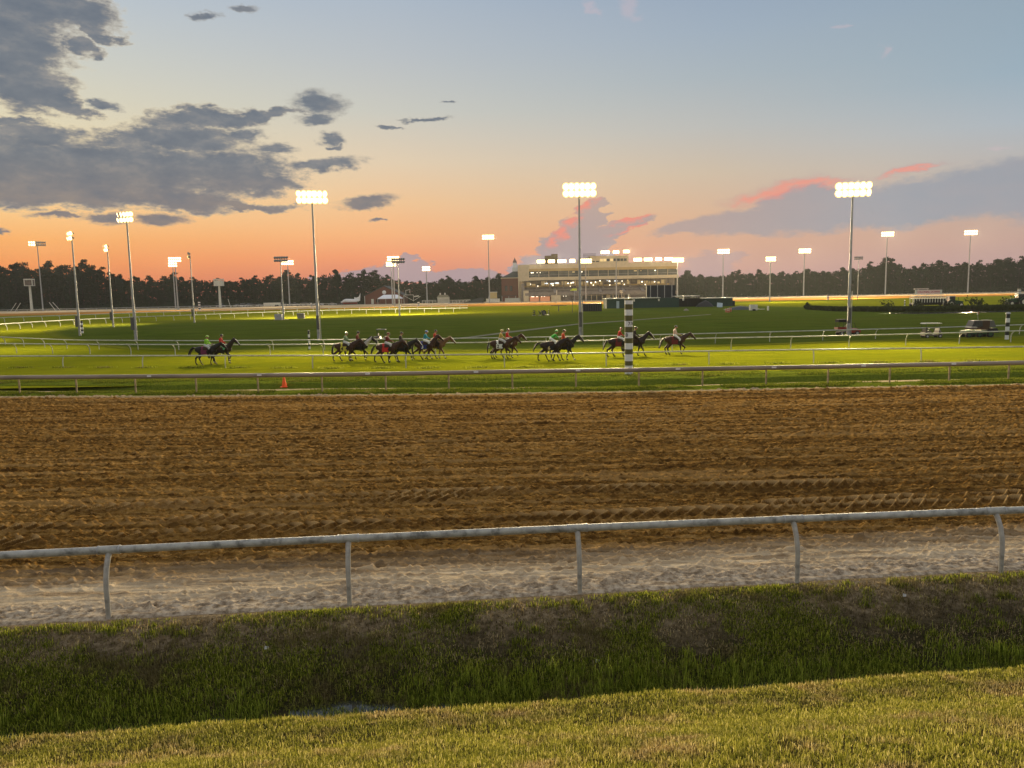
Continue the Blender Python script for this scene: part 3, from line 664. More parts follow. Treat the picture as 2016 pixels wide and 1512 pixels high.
def pole(label, base_px, lamp_px, Y, yaw, cols, rows=2, r=0.26, gap=0.54, lit=True, watts=0, aim=None, dip=28, box=True, rad=0.17, group='floodlight poles', spread=0.0, spot=150, half=None, parts=True):
    """yaw: heading of the beam in degrees (0 = straight towards the camera side, positive swings it to the right)"""
    top = at(lamp_px[0], lamp_px[1], Y); H = top.z
    foot = Vector((top.x, Y, 0.0))
    t = thing('floodlight_pole', label, 'light pole', foot, math.radians(yaw), group)
    MB().tube([(0, 0, -0.2), (0, 0, H * 0.5), (0, 0, H + gap * rows * 0.5)], [rad, rad * 0.75, rad * 0.5], 10).build('shaft', M_steel, t)
    if box:
        MB().box((-0.02, -rad - 0.16, 2.1), (0.30, 0.26, 1.5)).box((0, -rad - 0.16, 2.9), (0.34, 0.32, 0.06)).build('cabinet', M_housing, t)
        MB().tube([(rad + 0.09, 0, 0), (rad + 0.09, 0, 4.6)], 0.04, 6).build('conduit', M_steel, t)
    W = (cols - 1) * gap
    key = (r, lit)
    if key not in LAMP: LAMP[key] = lamp_mesh(r, lit)
    hm, lm = LAMP[key]
    for j in range(rows):
        z = H + (j - (rows - 1) / 2) * gap * 1.25
        MB().box((0, 0, z), (W + r * 1.2, 0.12, 0.12)).build('crossarm', M_steel, t)
        for i in range(cols):
            x = (i - (cols - 1) / 2) * gap
            f = link('floodlight', hm, t, (x, -r * 1.25, z))
            turn = spread * (i - (cols - 1) / 2) / max(1, cols - 1) + random.uniform(-12, 12)
            f.rotation_euler = (math.radians(dip * 0.75 + random.uniform(-5, 5)), 0, math.radians(turn))
            on = lit if half is None else (lit and i < half)
            link('lens', lm if on else LAMP.setdefault((r, False), lamp_mesh(r, False))[1], f)
    if watts:
        ld = bpy.data.lights.new('beam', 'SPOT'); ld.energy = watts; ld.color = WARM; ld.spot_size = math.radians(spot); ld.spot_blend = 1.0; ld.shadow_soft_size = 1.2
        lo = bpy.data.objects.new('beam', ld); COL.objects.link(lo); lo.parent = t; lo.location = (0, -0.9, H)
        lo.rotation_euler = (math.radians(90 - dip), 0, math.radians(180))
    return t
KW = 1000
# the straight in front: three tall poles on the infield edge
pole('tall floodlight pole behind and left of the paint horse, lamps turned half right', (625, 672), (614, 389), 88.1, 14, 6, r=0.32, gap=0.56, watts=102 * KW, spread=70, dip=15, spot=104)
pole('tall floodlight pole rising in front of the grandstand, its bank of lamps facing the track', (1140, 668), (1140, 375), 82.2, 2, 6, r=0.32, gap=0.56, watts=102 * KW, spread=40, dip=15, spot=104)
pole('tall floodlight pole beside the red utility vehicle', (1672, 661), (1679, 374), 79.1, -10, 6, r=0.32, gap=0.56, watts=102 * KW, spread=60, dip=15, spot=104)
# the left turn
pole('floodlight pole at the left turn with the highest lamps there', (262, 671), (249, 428), 97.3, -22, 5, watts=84 * KW, spread=50, dip=15, spot=104)
pole('floodlight pole beside the small striped post of the left turn', (157, 662), (141, 465), 113.1, -48, 5, watts=64 * KW, spread=30, dip=16, spot=110)
pole('slimmer floodlight pole between two taller ones at the left turn', (223, 645), (211, 489), 146.5, -50, 5, watts=64 * KW, spread=40, dip=16, spot=110)
pole('floodlight pole behind the lime jockey, half of its small lamp bank lit', (383, 636), (374, 503), 164.4, -66, 5, watts=110 * KW, spread=50, half=3, dip=16, spot=110)
pole('floodlight pole seen from behind beside the pale cabinet, lamps turned away', (560, 629), (552, 510), 177.3, 178, 6, lit=False, watts=120 * KW, group='floodlight poles')  # these three: lenses dark from behind, beams lighting the far turf
pole('floodlight pole seen from behind in front of the brick house, lamps turned away', (783, 622), (783, 513), 188.2, 176, 6, lit=False, watts=120 * KW)
pole('floodlight pole seen from behind just right of the tall pole by the red vehicle', (1690, 588), (1691, 508), 304, 170, 6, lit=False, watts=240 * KW, box=False)
# beyond the far track
far = [
 ('very tall far pole at the left wood, lamps lit at one end', (85, 613), (73, 480), 423, 40, 8, 250, {'half': 3, 'spread': 120}),
 ('thick floodlight pole of the far left pair, slightly taller lamp bank', (349, 610), (344, 511), 376, 20, 6, 250, {}),
 ('thin floodlight pole of the far left pair, small low lamp bank', (346, 606), (340, 521), 410, 20, 4, 0, {}),
 ('far floodlight pole standing behind the parked cars', (568, 598), (566, 517), 430, 10, 6, 250, {}),
 ('far floodlight pole before the white awning, upper lamp bank', (775, 603), (774, 509), 350, 6, 6, 250, {}),
 ('far floodlight pole before the white awning, lower lamp bank', (772, 601), (770, 520), 390, 6, 5, 0, {}),
 ('far floodlight pole left of the gazebo with one small lamp cluster', (841, 592), (839, 529), 430, 4, 4, 150, {}),
 ('far floodlight pole with flat lamp row between gazebo and grandstand', (963, 592), (961, 467), 400, 2, 6, 250, {}),
 ('floodlight pole before the grandstand front, just right of the near middle pole', (1152, 595), (1153, 514), 372, 0, 6, 200, {}),
 ('floodlight pole at the right end of the grandstand', (1336, 590), (1334, 512), 400, 0, 6, 200, {}),
 ('first far floodlight pole right of the grandstand', (1424, 585), (1424, 495), 430, -4, 6, 650, {}),
 ('smaller far floodlight pole between two taller ones above the sheds', (1515, 593), (1517, 510), 287, -6, 5, 220, {}),
 ('far lit floodlight pole nearest left of the pole by the red vehicle', (1583, 580), (1584, 494), 430, -8, 6, 650, {}),
 ('far floodlight pole before the wood, left of the starting gate', (1744, 578), (1747, 461), 430, -12, 6, 750, {}),
 ('far floodlight pole before the wood, right of the starting gate', (1905, 577), (1911, 458), 411, -16, 6, 750, {}),
]
for lab, b_, l_, Y, yaw, cols, kw, opt in far:
    s = Y / 400
    pole(lab, b_, l_, Y, yaw, cols, r=0.50 * s, gap=1.0 * s, watts=kw * KW, box=False, rad=0.36 * s, dip=20, spot=90, **opt)
# slim unlit pole across the front of the stand
mb_base = at(1213, 505, 385)
t = thing('signal_mast', 'slim grey mast standing in front of the press box', 'mast', (mb_base.x, 385, 0))
MB().tube([(0, 0, 0), (0, 0, mb_base.z)], [0.34, 0.2], 8).build('shaft', M_steel, t)
MB().box((0, 0, mb_base.z - 0.4), (1.6, 0.3, 0.3)).build('crossarm', M_steel, t)

# ------------------------------------------------------------------ grandstand
YG = 430.0
def X_(px, Y=YG): return at(px, horizon(px), Y).x
def Z_(px, py, Y=YG): return at(px, py, Y).z
M_litwin = mat('lit_window', (0.5, 0.4, 0.2), 0.4, emit=(1.0, 0.72, 0.32), es=0.55)
M_bulb = mat('bright_bulb', (0.9, 0.9, 0.85), 0.4, emit=(1.0, 0.88, 0.66), es=4)
M_tv = mat('screen_glow', (0.5, 0.55, 0.6), 0.3, emit=(0.8, 0.92, 1.0), es=1.6)
M_pinklit = mat('lit_red_booth', (0.5, 0.2, 0.1), 0.5, emit=(1.0, 0.42, 0.2), es=0.25)
M_band = mat('roof_lamp_row', (1, 0.9, 0.7), 0.3, emit=(1.0, 0.82, 0.5), es=5)
xL, xR = X_(1021), X_(1334); W = xR - xL
gs = thing('grandstand', 'long tan grandstand with glazed upper deck and a row of glaring lamps on its roof', 'grandstand', (xL, YG, 0))
x1 = X_(1042) - xL                            # the set-back flank on the left ends here
def gx(px): return X_(px) - xL
zr, zf, zg0, zg1, zc0, zc1 = 20.3, 17.9, 16.5, 13.2, 11.5, 7.7
b = MB()                                      # shell: left flank, roof block, rear
b.span(0, 0.6, 5, 34, 0.0, zr)
b.prism([(0.6, 5.0), (x1, 0.0), (x1, 0.6), (0.6, 5.6)], 'z', zc0 - 0.3, zr)
b.span(0.6, 3.2, 5.6, 6.4, 0, zc0)
b.span(x1, W, 0, 0.8, zf, zr, 0); b.span(x1, W, 0.8, 34, zr - 1.0, zr - 0.3, 0)
b.span(x1, W, -0.5, 1.0, zg0, zf - 0.003, 1)
b.span(x1, W + 0.4, -1.0, 1.0, zc0, zg1, 0)
b.span(0.7, W, 33, 34, 0, zr - 1.1, 0)
b.span(W - 0.5, W, 9, 33, 0, zc0, 0)
b.build('wall', [M_tan, M_tan2], gs)
b = MB().span(x1 + 0.02, W - 0.3, 0.45, 0.6, zg1, zg0); b.build('glazing', mat('upper_deck_glass', (0.055, 0.06, 0.055), 0.15, var=0.5, scale=0.3, spec=0.5), gs)
mullion = MB().span(-0.1, 0.1, 0.25, 0.44, zg1, zg0).mesh('mullion', M_tan)
for i in range(1, 15): link('mullion', mullion, gs, (x1 + (W - x1) * i / 15, 0, 0))
MB().span(x1, W - 0.3, 0.2, 0.3, zg1 + 1.15, zg1 + 1.25).build('handrail', M_steel, gs)
for px, w, m in ((1047, 0.7, M_bulb), (1050, 0.5, M_bulb), (1058, 0.25, M_bulb), (1064, 0.3, M_bulb), (1129.5, 1.4, M_litwin), (1146, 0.5, M_bulb), (1251, 1.6, M_litwin), (1262, 0.4, M_litwin), (1290, 0.6, M_bulb)):
    MB().box((gx(px), 0.33, zg0 - 0.75), (w, 0.12, 0.4)).build('ceiling_light', m, gs)
# concourse behind the seats
b = MB().span(3.2, W - 0.6, 9, 9.4, zc1 - 1.5, zc0); b.build('concourse_wall', M_conc, gs)
lit = mat('lit_concourse', (0.45, 0.36, 0.2), 0.7, emit=(1.0, 0.68, 0.30), es=0.20, var=0.5, scale=0.6)
random.seed(11); x = 4.5
while x < W - 6:
    w = random.uniform(1.4, 3.2); h = random.uniform(1.4, 3.0); z0_ = zc1 + random.uniform(0.0, 0.6)
    MB().box((x + w / 2, 8.9, z0_ + h / 2), (w, 0.12, h)).build('concourse_window', lit if random.random() < 0.72 else (M_litwin if random.random() < 0.6 else M_seat), gs)
    x += w + random.uniform(0.3, 1.3)
for px, m, w in [(1077, M_tv, 1.7), (1088, M_tv, 2.1), (1098, M_tv, 2.4), (1111, M_bulb, .5), (1121, M_bulb, .7), (1127, M_bulb, .5), (1131, M_bulb, .8), (1159, M_tv, 1.3), (1167, M_bulb, .6), (1176, M_bulb, .5), (1185, M_bulb, .5), (1200, M_tv, .6), (1204, M_bulb, .7), (1217, M_tv, 1.8), (1229, M_bulb, .6), (1269, M_bulb, .8), (1295, M_bulb, .7), (1046, M_bulb, .4), (1240, M_litwin, 1.2)]:
    MB().box((gx(px), 8.75, random.uniform(9.6, 10.9)), (w, 0.15, 0.55)).build('ceiling_light', m, gs)
for px in (1060, 1090, 1125, 1171, 1204, 1233, 1275): MB().ball((gx(px), 7.4, zc1 + random.uniform(0.2, 1.0)), 0.26, 8, 5).build('ceiling_light', M_bulb, gs)
col = MB().span(-0.28, 0.28, -0.28, 0.28, 0, zc0).mesh('column', M_conc)
for i in range(12): link('column', col, gs, (2.6 + (W - 6) * i / 11, 3.6, 0))
for px in (1312, 1327, 1333): link('column', col, gs, (gx(px), 0.5, 0))
slim = MB().span(-0.14, 0.14, -0.14, 0.14, zc1 - 1.0, zc0).mesh('slim_post', M_seat)
for i in range(30): link('slim_post', slim, gs, (4.5 + (W - 10) * i / 29, 7.9, 0))
MB().span(3.2, W - 3, 7.6, 7.75, zc1, zc1 + 1.0).build('parapet', M_tan2, gs)
# seating tiers
b = MB(); n = 11
for i in range(n):
    y = 7.4 - i * 1.55; z = zc1 - 0.2 - i * 0.36
    b.span(3.4, W - 2.5, y - 1.55, y, max(z - 1.2, 0), z, 0); 
    b.span(4.0, W - 3.2, y - 0.75, y - 0.25, z, z + 0.42, 1 if i % 4 else 0)
b.build('seating_tiers', [M_conc, M_seat], gs)
for px in (1092, 1132, 1180, 1225, 1262): MB().span(gx(px) - 0.8, gx(px) + 0.8, -9.9, 7.3, 3.6, 3.75).prism([(-9.8, 4.0), (7.3, 7.9), (7.3, 8.1), (-9.8, 4.2)], 'x', gx(px) - 0.8, gx(px) + 0.8).build('stair', M_conc, gs)
# ground floor under the tiers
yF = -9.7
b = MB()
b.span(3.4, W - 2.5, yF - 0.1, yF + 0.25, 3.2, 4.6, 0)
for p0, p1, zz in ((1030, 1040, 6.0), (1083, 1102, 3.2), (1190, 1196, 3.2), (1268, 1290, 3.2)): b.span(gx(p0), gx(p1), yF - 0.05, yF + 0.2, 0, zz, 1)
b.build('ground_floor_wall', [M_conc, M_tan], gs)
for p0, p1, m in ((1042, 1060, M_pinklit), (1062, 1081, M_pinklit), (1104, 1122, M_seat), (1124, 1136, M_seat), (1150, 1189, M_glass), (1197, 1235, M_glass), (1237, 1266, M_seat), (1291, 1320, M_conc)):
    MB().span(gx(p0), gx(p1), yF + 0.5, yF + 0.7, 0, 3.2).build('shop_front', m, gs)
for px in (1046, 1049, 1056, 1065, 1070, 1107, 1112): MB().box((gx(px), yF + 0.3, 2.7), (0.9 if px < 1060 else 0.4, 0.1, 0.3)).build('ceiling_light', M_bulb, gs)
b = MB(); b.span(gx(1148), gx(1234), yF - 3.2, yF - 0.15, 3.35, 3.6); b.build('canopy', M_conc, gs)
for i in range(9): MB().span(-0.1, 0.1, yF - 3.1, yF - 2.9, 0, 3.35).build('canopy_post', M_tan, gs, (gx(1149 + i * 10.4), 0, 0))
b = MB()
for i in range(6): b.span(1.6 - 0.4 + i * 0.1, 3.4, -9 + i * 2.2, -7 + i * 2.2, 0, 2.2 + i * 1.5)
b.build('end_stair', M_conc, gs)
# press box and plant rooms on the roof
p0, p1 = gx(1163), gx(1238)
b = MB(); b.span(p0, p1, 1.2, 14, zr - 0.3, 23.9, 0); b.span(p0 - 0.2, p1 + 0.2, 0.9, 14.2, 23.9, 24.3, 0); b.span(gx(1140), p0, 3, 12, zr - 0.3, 22.4, 0)
b.build('press_box', M_tan, gs)
for k in range(8): MB().span(gx(1182 + k * 6.7), gx(1187.6 + k * 6.7), 1.05, 1.19, 21.3, 22.7).build('window', M_litwin if k in (0, 1, 2, 3) and k != 2 else M_glass, gs)
for px in (1166, 1174): MB().span(gx(px), gx(px + 6), 1.05, 1.19, 21.0, 21.6).build('window', M_glass, gs)
b = MB(); b.span(gx(1075), gx(1088.5), 6, 12, zr - 0.3, 25.2, 0); b.span(gx(1088), gx(1100), 5.9, 12.1, zr - 0.3, 26.1, 0); b.build('plant_room', mat('brown_cladding', (0.17, 0.13, 0.07), 0.8, var=0.2, scale=0.5), gs)
b = MB()
for k in range(16): b.span(gx(1150 + k * 1.65), gx(1150 + k * 1.65) + 0.12, 4, 4.12, 23.0, 25.8)
b.span(gx(1150), gx(1175), 4.0, 4.1, 25.7, 25.82); b.span(gx(1150), gx(1175), 4.0, 4.1, 24.6, 24.7); b.build('roof_screen', M_roofdark, gs)
for px, w, zz in ((1066, 4.3, 21.9), (1086.5, 3.6, 21.9), (1107, 4.6, 21.9), (1127.5, 2.9, 21.9), (1192, 4.6, 26.3), (1213.5, 3.2, 26.3), (1233.5, 3.2, 26.5), (1256, 4.4, 21.9), (1276.5, 4.4, 21.9), (1297, 3.4, 22.0), (1316.5, 4.5, 22.0)):
    zc = zz
    bar = MB().box((0, 0.7, -0.1), (w, 0.5, 1.5)).box((-w * 0.3, 0.8, -1.1), (0.15, 0.15, 1.2)).box((w * 0.3, 0.8, -1.1), (0.15, 0.15, 1.2)).build('floodlight_bank', M_housing, gs, (gx(px), 0.4, zc))
    n = max(3, int(w / 0.75)); lm = MB()
    for i in range(n):
        for j in range(2): lm.tube([((i - (n - 1) / 2) * w / n, 0.42, -0.42 + j * 0.75), ((i - (n - 1) / 2) * w / n, 0.30, -0.42 + j * 0.75 - 0.03)], w / n * 0.56, 10)
        for j in range(2): lm.tube([((i - (n - 1) / 2) * w / n, 0.44, -0.42 + j * 0.75), ((i - (n - 1) / 2) * w / n, 0.43, -0.42 + j * 0.75)], w / n * 0.74, 10, 1)
    lm.build('lens', [M_band, M_reflbloom], bar)
# the roof lamps throw their light down the track and across the far turf
for px, zz, yw in ((1066, 21.9, -16), (1107, 21.9, -6), (1192, 26.0, 0), (1234, 26.0, 4), (1276, 21.9, 10), (1316, 21.9, 20)):
    ld = bpy.data.lights.new('beam', 'SPOT'); ld.energy = 1150e3; ld.color = WARM; ld.spot_size = math.radians(46); ld.spot_blend = 1.0; ld.shadow_soft_size = 1.5
    lo_ = bpy.data.objects.new('beam', ld); COL.objects.link(lo_); lo_.parent = gs; lo_.location = (gx(px), -1.2, zz); lo_.rotation_euler = (math.radians(83.5), 0, math.radians(180 + yw))

# ------------------------------------------------------------------ buildings and things along the far track
# brick clock-house with white cupola left of the stand
hx = X_(1003, 445)
t = thing('brick_building', 'dark brick building with a white cupola at the left end of the grandstand', 'building', (hx, 445, 0))
MB().span(-4.5, 5.2, 0, 14, 0, 13.2).build('wall', M_brick, t)
MB().span(-4.8, 5.5, -0.3, 14.3, 13.2, 13.6).build('cornice', M_tan, t)
MB().add([(-4.8, -0.3, 13.6), (5.5, -0.3, 13.6), (5.5, 14.3, 13.6), (-4.8, 14.3, 13.6), (2.5, 4, 17.2), (5.0, 4, 17.2), (5.0, 10, 17.2), (2.5, 10, 17.2)], [(0, 1, 5, 4), (1, 2, 6, 5), (2, 3, 7, 6), (3, 0, 4, 7), (4, 5, 6, 7)]).build('roof', M_roofdark, t)
cup = MB().box((3.4, 6, 18.0), (3.2, 3.2, 2.4)).box((3.4, 6, 19.3), (3.6, 3.6, 0.2)).tube([(3.4, 6, 19.4), (3.4, 6, 22.0)], 1.15, 8, smooth=False).tube([(3.4, 6, 22.0), (3.4, 6, 22.2)], 1.4, 8, smooth=False).build('cupola', mat('white_timber', (0.66, 0.68, 0.70), 0.5, var=0.1), t)
MB().tube([(3.4, 6, 22.2), (3.4, 6, 23.2), (3.4, 6, 23.9), (3.4, 6, 25.2)], [1.2, 1.0, 0.5, 0.04], 8).build('dome', mat('aged_copper', (0.16, 0.10, 0.09), 0.6), cup)
for k in (-2.6, 0.2): MB().span(k, k + 1.5, -0.12, 0.02, 6, 9).build('window', M_glass, t)
t2 = thing('covered_walk', 'low dark roofed walk between the brick building and white boxes', 'walkway', (X_(985, 425), 425, 0))
MB().span(-7, 9, -1.5, 1.5, 3.2, 3.5).build('roof', M_roofdark, t2)
for k in range(5): MB().span(-0.12, 0.12, -0.12, 0.12, 0, 3.2).build('post', M_steel, t2, (-6.5 + k * 3.7, -1.3, 0))
def box_thing(name, label, cat, px, Y, dims, m, extra=None, z=0.0, group=None, yaw=0.0):
    p = base_at(px, Y); t = thing(name, label, cat, (p.x, Y, z), yaw, group)
    MB().box((0, 0, dims[2] / 2), dims).build('body', m, t)
    if extra: extra(t)
    return t
M_offw = mat('offwhite_panel', (0.60, 0.58, 0.50), 0.6, var=0.15, scale=1)
M_ywall = mat('yellow_panel', (0.52, 0.40, 0.18), 0.7, var=0.15)
box_thing('ticket_booth', 'yellow booth standing on a white base right of the tall flat-topped far light pole', 'booth', 972, 424, (3.8, 3, 5.4), M_ywall, lambda t: MB().box((0, 0, 5.55), (4.2, 3.4, 0.3)).build('roof', M_offw, t))
box_thing('low_wall', 'white low wall in front of the yellow booth', 'wall', 970.5, 421, (7.5, 0.5, 2.0), M_offw, lambda t: MB().box((0, 0, 2.05), (7.7, 0.6, 0.1)).build('coping', M_conc, t))
box_thing('low_wall', 'pale low wall at the foot of the brick building', 'wall', 1009, 421, (8.2, 0.5, 2.1), mat('pale_grey_panel', (0.42, 0.42, 0.38), 0.7, var=0.15), lambda t: MB().box((0, 0, 2.15), (8.4, 0.6, 0.1)).build('coping', M_conc, t))
t = thing('track_ramp', 'dark sloping ramp beside the far track right of the gazebo', 'ramp', base_at(932, 415))
MB().prism([(-6.2, 0.0), (5.5, 0.0), (5.5, 2.6), (3.0, 2.6)], 'y', -1, 1).build('deck', M_roofdark, t); MB().box((-5.6, 0, 0.5), (1.0, 2.2, 1.0)).build('foot', M_conc, t)
# gazebo
gz = thing('gazebo', 'white open gazebo with two little roof vents and arched sides', 'gazebo', base_at(873, 428))
p = MB()
for k in range(7): p.span(-3.1 + k * 1.0, -3.1 + k * 1.0 + 0.28, -1.6, -1.4, 0, 2.6)
for k in range(6):
    for q in range(5): a = math.pi * q / 4; p.box((-2.46 + k * 1.0 + 0.36 * math.cos(a), -1.5, 2.1 + 0.36 * math.sin(a)), (0.24, 0.14, 0.16))
p.span(-3.2, 3.3, -1.62, -1.38, 2.5, 3.2); p.span(-3.2, 3.3, -1.6, -1.4, 0, 0.5); p.span(-3.2, 3.3, 1.4, 1.6, 0, 3.2)
p.build('arcade', M_offw, gz)
MB().add([(-3.6, -2, 3.2), (3.6, -2, 3.2), (3.6, 2, 3.2), (-3.6, 2, 3.2), (-2.2, 0, 4.6), (2.2, 0, 4.6)], [(0, 1, 5, 4), (1, 2, 5), (2, 3, 4, 5), (3, 0, 4), (3, 2, 1, 0)]).build('roof', mat('olive_roof', (0.20, 0.18, 0.11), 0.8, var=0.2), gz)
for x in (-1.6, 1.0): MB().box((x, -0.3, 4.9), (0.7, 0.7, 0.7)).ball((x, -0.3, 5.35), 0.34, 8, 5).build('roof_vent', M_offw, gz)
# long white railings by the gazebo
t = thing('white_fence', 'long white board fence right of the gazebo', 'fence', base_at(905, 430))
b = MB(); b.box((0, 0, 1.5), (12, 0.1, 0.25)); b.box((0, 0, 0.9), (12, 0.1, 0.2)); b.build('board', M_offw, t)
for k in range(7): MB().box((0, 0, 0.8), (0.2, 0.2, 1.6)).build('post', M_offw, t, (-5.8 + k * 1.93, 0, 0))
t = thing('white_fence', 'white board fence between the bent frame and the gazebo', 'fence', base_at(845, 432))
b = MB(); b.box((0, 0, 1.6), (8, 0.1, 0.25)); b.box((0, 0, 0.9), (8, 0.1, 0.2)); b.build('board', M_offw, t)
for k in range(5): MB().box((0, 0, 0.8), (0.2, 0.2, 1.6)).build('post', M_offw, t, (-3.9 + k * 1.93, 0, 0))
# brick barn with awning
bx = base_at(757, 450); br = thing('brick_barn', 'red brick barn with a broad low gable at the edge of the wood', 'building', bx)
MB().prism([(-11.3, 0), (11.0, 0), (11.0, 5.0), (0, 10.2), (-11.3, 5.0)], 'y', 0, 22).build('wall', M_brick, br)
rf = MB(); rf.prism([(-12.0, 4.75), (-11.9, 4.45), (0, 10.05), (11.6, 4.45), (11.7, 4.75), (0, 10.55)], 'y', -0.5, 22.5); rf.build('roof', M_roofdark, br)
MB().span(-7.6, -6.2, -0.12, 0.02, 0, 2.9).build('door', M_offw, br)
for k in (-4.9, -3.7): MB().span(k, k + 0.8, -0.1, 0.02, 1.0, 2.7).build('window', M_glass, br)
MB().span(-11.5, -11.2, -0.35, 0.0, 0, 4.9).build('downpipe', M_offw, br)
MB().ball((0, 0, 0), (1.15, 0.4, 1.15), 16, 8).tube([(0, 0.4, 0), (0, 1.2, -0.4)], 0.12, 6).build('dish', mat('white_dish', (0.72, 0.72, 0.72), 0.4), br, (0.2, -0.9, 6.6))
aw = thing('canopy_tent', 'white canopy tent in front of the brick barn', 'tent', base_at(769, 441))
MB().add([(-6.8, -3, 3.2), (6.8, -3, 3.2), (6.8, 3, 3.2), (-6.8, 3, 3.2), (-3.9, 0, 5.2), (3.9, 0, 5.2), (-6.8, -3, 2.9), (6.8, -3, 2.9), (6.8, 3, 2.9), (-6.8, 3, 2.9)],
         [(0, 1, 5, 4), (1, 2, 5), (2, 3, 4, 5), (3, 0, 4), (6, 7, 1, 0), (7, 8, 2, 1), (8, 9, 3, 2), (9, 6, 0, 3)]).build('cover', mat('white_canvas', (0.74, 0.75, 0.80), 0.7, var=0.06), aw)
for x in (-6.7, -2.2, 2.2, 6.7): MB().tube([(x, -2.9, 0), (x, -2.9, 3.0)], 0.09, 6).build('pole', M_offw, aw)
# craft with an upswept tail on a trailer
ac = thing('model_aircraft', 'white aircraft-shaped float with an upswept tail left of the brick barn', 'aircraft', base_at(690, 446))
MB().tube([(-6.3, 0, 1.0), (-4.6, 0, 1.5), (-3.0, 0, 2.3), (0, 0, 2.2), (3.4, 0, 2.1), (5.0, 0, 2.3)], [0.15, 0.6, 1.05, 1.1, 0.95, 0.6], 10).build('fuselage', M_cream if False else mat('white_fuselage', (0.66, 0.66, 0.66), 0.4, var=0.15), ac)
MB().prism([(2.3, 2.4), (5.6, 2.0), (6.0, 6.6), (5.0, 4.4), (3.4, 3.9), (2.4, 4.2)], 'y', -0.14, 0.14).build('tail_fin', MATS['white_fuselage'], ac)
MB().ball((-3.1, 0, 3.1), (0.9, 0.6, 0.6), 10, 6).build('canopy', M_glass, ac)
MB().box((-0.5, -0.2, 0.9), (9, 2.2, 0.7)).build('red_skirt', M_red, ac)
MB().prism([(-2, -3.6), (1.5, -3.6), (4, -0.8), (4, 0.8), (1.5, 3.6), (-2, 3.6), (-1, 0)], 'z', 1.5, 1.7).build('wing', MATS['white_fuselage'], ac)
# bent frames, trailer, posts on the far side
fr = thing('goal_frame', 'pale metal frame with diagonal braces right of the brick barn', 'frame', base_at(806, 436))
b = MB()
for p_, q_ in (((-3, 0, 0), (-3, 0, 4.9)), ((-3, 0, 4.9), (2.4, 0, 4.9)), ((2.4, 0, 4.9), (2.4, 0, 1.2)), ((-3, 0, 4.5), (2.4, 0, 1.6)), ((2.4, 0, 1.6), (6.4, 0, 4.0)), ((6.4, 0, 4.0), (5.2, 0, 3.6)), ((-1.8, 0, 4.9), (-1.8, 0, 7.6)), ((-1.8, 0, 7.4), (0.5, 0, 7.9)), ((0.5, 0, 7.9), (0.5, 0, 6.0))): b.tube([p_, q_], 0.12, 6)
b.build('tubing', M_offw, fr); MB().box((4.1, 0, 4.1), (2.6, 0.4, 0.6), ry=-0.15).build('seat_board', M_offw, fr)
tr = thing('flatbed_trailer', 'long pale grey trailer parked left of a far light pole', 'trailer', base_at(536, 425))
MB().box((0, 0, 1.25), (8.8, 2.2, 1.7)).build('body', M_offw, tr)
for x in (2.4, 3.4): MB().tube([(x, -1.2, 0.45), (x, -0.9, 0.45)], 0.45, 12).build('wheel', M_dark, tr)
for px, x2, lab in ((27, 3.6, 'first leaning pale pole left of the judges stand'), (36, 3.4, 'second leaning pale pole left of the judges stand'), (104, -3.2, 'left leaning pale pole right of the judges stand'), (112, -3.8, 'right leaning pale pole right of the judges stand'), (452, -1.2, 'lone leaning pole right of the white lookout box')):
    p = base_at(px, 424); t = thing('leaning_pole', lab, 'pole', p); MB().tube([(-x2 / 2, 0, 0), (x2 / 2, 0, 4.6)], 0.14, 6).box((-x2 / 2, 0, 0.1), (0.5, 0.5, 0.3)).build('shaft', M_offw, t)
for px, lab, open_ in ((62, 'white lookout box on a tall post at the left wood, window facing us', True), (433, 'white lookout box on a tall post behind the half-lit pole', False)):
    Y = 424; p = base_at(px + 1, Y); zb, zt = Z_(px, 563, Y), Z_(px, 550, Y); h = (zt - zb) * 0.9; t = thing('lookout_box', lab, 'lookout', p, 0.25 if open_ else 0.0)
    MB().tube([(0, 0, 0), (0, 0, zb)], [0.75, 0.55], 8).build('post', M_offw, t)
    b = MB(); w = 1.9
    for x in (-w, w):
        for y in (-w, w): b.box((x, y, zb + h / 2), (0.35, 0.35, h))
    b.box((0, 0, zb + 0.15), (2 * w + 0.3, 2 * w + 0.3, 0.3)); b.box((0, 0, zt), (2 * w + 0.5, 2 * w + 0.5, 0.55)); b.build('frame', M_offw, t)
    MB().box((0, 0, zb + h / 2), (2 * w - 0.1, 2 * w - 0.1, h - 0.4)).build('panel', M_seat if open_ else M_offw, t)

# ------------------------------------------------------------------ sheds, screen and clutter in the infield
def lpt(px, py, z=0.0): return gp(px, py, z)
Ys = 222.0
def SX(px): return at(px, horizon(px), Ys).x
sh = thing('long_shed', 'long dark green shed with a ribbed pale roof edge behind the striped pole', 'shed', (SX(1262), Ys, 0))
x0, x1s = SX(1192) - SX(1262), SX(1337) - SX(1262)
MB().span(x0, x1s, 0, 5, 0, 2.75).build('wall', M_shed, sh)
b = MB(); b.span(x0 - 0.2, SX(1300) - SX(1262), -0.5, 5.3, 2.75, 2.9, 0)
k = x0 - 0.1
while k < SX(1298) - SX(1262): b.span(k, k + 0.28, -0.56, -0.42, 2.7, 3.02, 0); k += 0.52
b.build('roof', mat('pale_ribbed_metal', (0.55, 0.55, 0.46), 0.5, var=0.2), sh)
MB().span(x0 - 0.12, x0 + 0.35, -0.16, 0.02, 0, 2.7).build('corner_trim', M_cream, sh)
MB().span(SX(1213.5) - SX(1262), SX(1219) - SX(1262), -0.1, 0.02, 0, 2.1).build('door', mat('pale_blue_door', (0.28, 0.36, 0.42), 0.5), sh)
